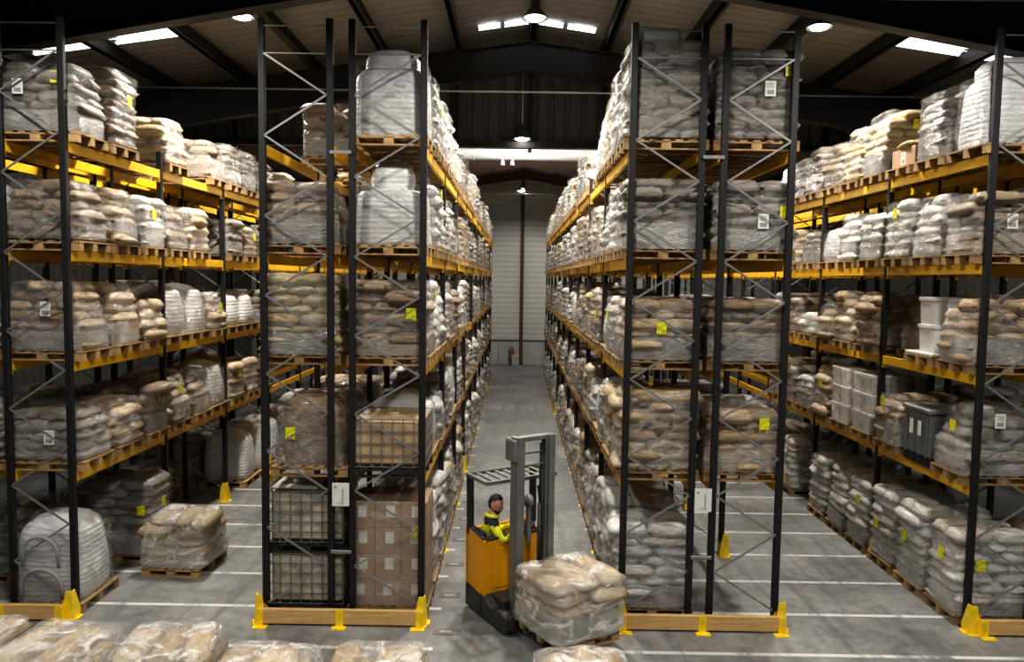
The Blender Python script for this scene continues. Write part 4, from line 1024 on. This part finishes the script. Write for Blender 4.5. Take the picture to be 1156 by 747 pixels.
for p in bm_.polygons:
    c = Matrix.Rotation(-TW, 3, 'Z') @ (Vector(p.center)-Vector((sx, sy, sz))); c = c/SCL; fwd, sd, upz = -c.x, c.y, c.z
    m_ = 0
    if fwd > .385 and upz > .25: m_ = 4
    elif upz > .545 and abs(sd) < .1: m_ = 3
    elif upz > .44 and (abs(sd) > .06 or fwd < .06): m_ = 1
    elif upz < .13: m_ = 1
    elif .27 < upz < .31 and abs(sd) < .17 and fwd < .2: m_ = 2
    elif .30 < fwd < .335 and upz > .2: m_ = 2
    p.material_index = m_
body = link('body', bm_, dr)
# head: shaped skull with features, turned a little to the camera and down
def head():
    mb = MB(); nu, nv = 28, 22; vs = []; fs = []
    for i in range(nv+1):
        th = math.pi*i/nv
        for k in range(nu):
            ph = 2*math.pi*k/nu
            x, y, z = math.sin(th)*math.cos(ph), math.sin(th)*math.sin(ph), math.cos(th)
            X, Y, Z = x*.098, y*.076, z*.122
            if z < 0: 
                t_ = -z; Y *= 1-.28*t_; X *= 1-.12*t_
                if x > 0: X += .012*t_
            if x > .2:
                nose = math.exp(-((y/.17)**2+((z+.12)/.2)**2)); X += .024*nose*(1 if z > -.3 else .5)
                brow = math.exp(-((z-.2)/.1)**2); X += .006*brow
                for s in (-1, 1):
                    ex = math.exp(-(((y-s*.36)/.16)**2+((z-.05)/.09)**2)); X -= .011*ex
                lip = math.exp(-((y/.28)**2+((z+.5)/.07)**2)); X += .007*lip
                ch = math.exp(-((y/.3)**2+((z+.85)/.15)**2)); X += .012*ch
            vs.append((X, Y, Z))
    for i in range(nv):
        for k in range(nu): fs.append((i*nu+k, (i+1)*nu+k, (i+1)*nu+(k+1) % nu, i*nu+(k+1) % nu))
    mb.add(vs, fs, 0, True)
    return mb
hp = Vector((sx-.065, sy+.055, sz+.755))
hrot = Euler((0, R(-14), R(180-28+0))).to_matrix().to_4x4()
# local x of the head = face direction
def face_child(name, mb, m):
    o = mb.build(name, M[m], dr); o.matrix_local = Matrix.Translation(hp) @ Matrix.Rotation(R(112), 4, 'Z') @ Matrix.Rotation(R(12), 4, 'Y') @ Matrix.Scale(1.22, 4); return o
face_child('head', head(), 'skin')
mb = MB(); hv = head(); keep = []
for f_ in hv.f:
    c = sum((Vector(hv.v[i]) for i in f_), Vector())/len(f_)
    x, y, z = c.x/.098, c.y/.076, c.z/.122
    top = z > .50+.25*max(0, x)-1.1*max(0, -x) or (x < -.2 and z > -.45)
    if top: keep.append(f_)
mb.v = [tuple(Vector(v)*1.09+Vector((noise.noise(Vector(v)*40), noise.noise(Vector(v)*41), noise.noise(Vector(v)*39)))*.006) for v in hv.v]; mb.f = keep; mb.mi = [0]*len(keep); mb.sm = [True]*len(keep)
face_child('hair', mb, 'hair')
mb = MB(); keep = []
for f_ in hv.f:
    c = sum((Vector(hv.v[i]) for i in f_), Vector())/len(f_); x, y, z = c.x/.098, c.y/.076, c.z/.122
    if (z < -.45 and x > -.05 and not (-.60 < z < -.50 and abs(y) < .3)) or (-.35 < z < .15 and -.1 < x < .10): keep.append(f_)
mb.v = [tuple(Vector(v)*1.045+Vector((noise.noise(Vector(v)*60)*.003,)*3)) for v in hv.v]; mb.f = keep; mb.mi = [0]*len(keep); mb.sm = [True]*len(keep)
face_child('beard', mb, 'hair')
for s in (-1, 1):
    mb = MB(); mb.lathe([(.002, .006), (.009, .004), (.012, 0), (.009, -.004), (.002, -.006)], 10); o = face_child('eye', mb, 'eye'); o.matrix_local = o.matrix_local @ Matrix.Translation((.088, s*.027, .006)) @ Matrix.Rotation(R(90), 4, 'Y')
    mb = MB(); mb.tube([(0, 0, -.028), (-.008, s*.012, -.01), (-.010, s*.016, .012), (0, s*.006, .030)], [.008, .011, .013, .008], 8); o = face_child('ear', mb, 'skin'); o.matrix_local = o.matrix_local @ Matrix.Translation((-.004, s*.072, 0))
mb = MB(); mb.tube([(sx-.02+.085*math.cos(i*math.pi/6), sy+.02+.085*math.sin(i*math.pi/6), sz+.575+.02*math.cos(i*math.pi/6)) for i in range(13)], .034, 10)
mb.build('collar', M['hivis'], dr)

# ------------------------------------------------------------------ look
scene.view_settings.view_transform = 'Standard'

scene.view_settings.look = 'Medium High Contrast'
scene.view_settings.exposure = 0.1
c = scene.cycles
c.transparent_max_bounces = 24; c.max_bounces = 6; c.diffuse_bounces = 3; c.glossy_bounces = 2
c.sample_clamp_indirect = 4; c.caustics_reflective = False; c.caustics_refractive = False
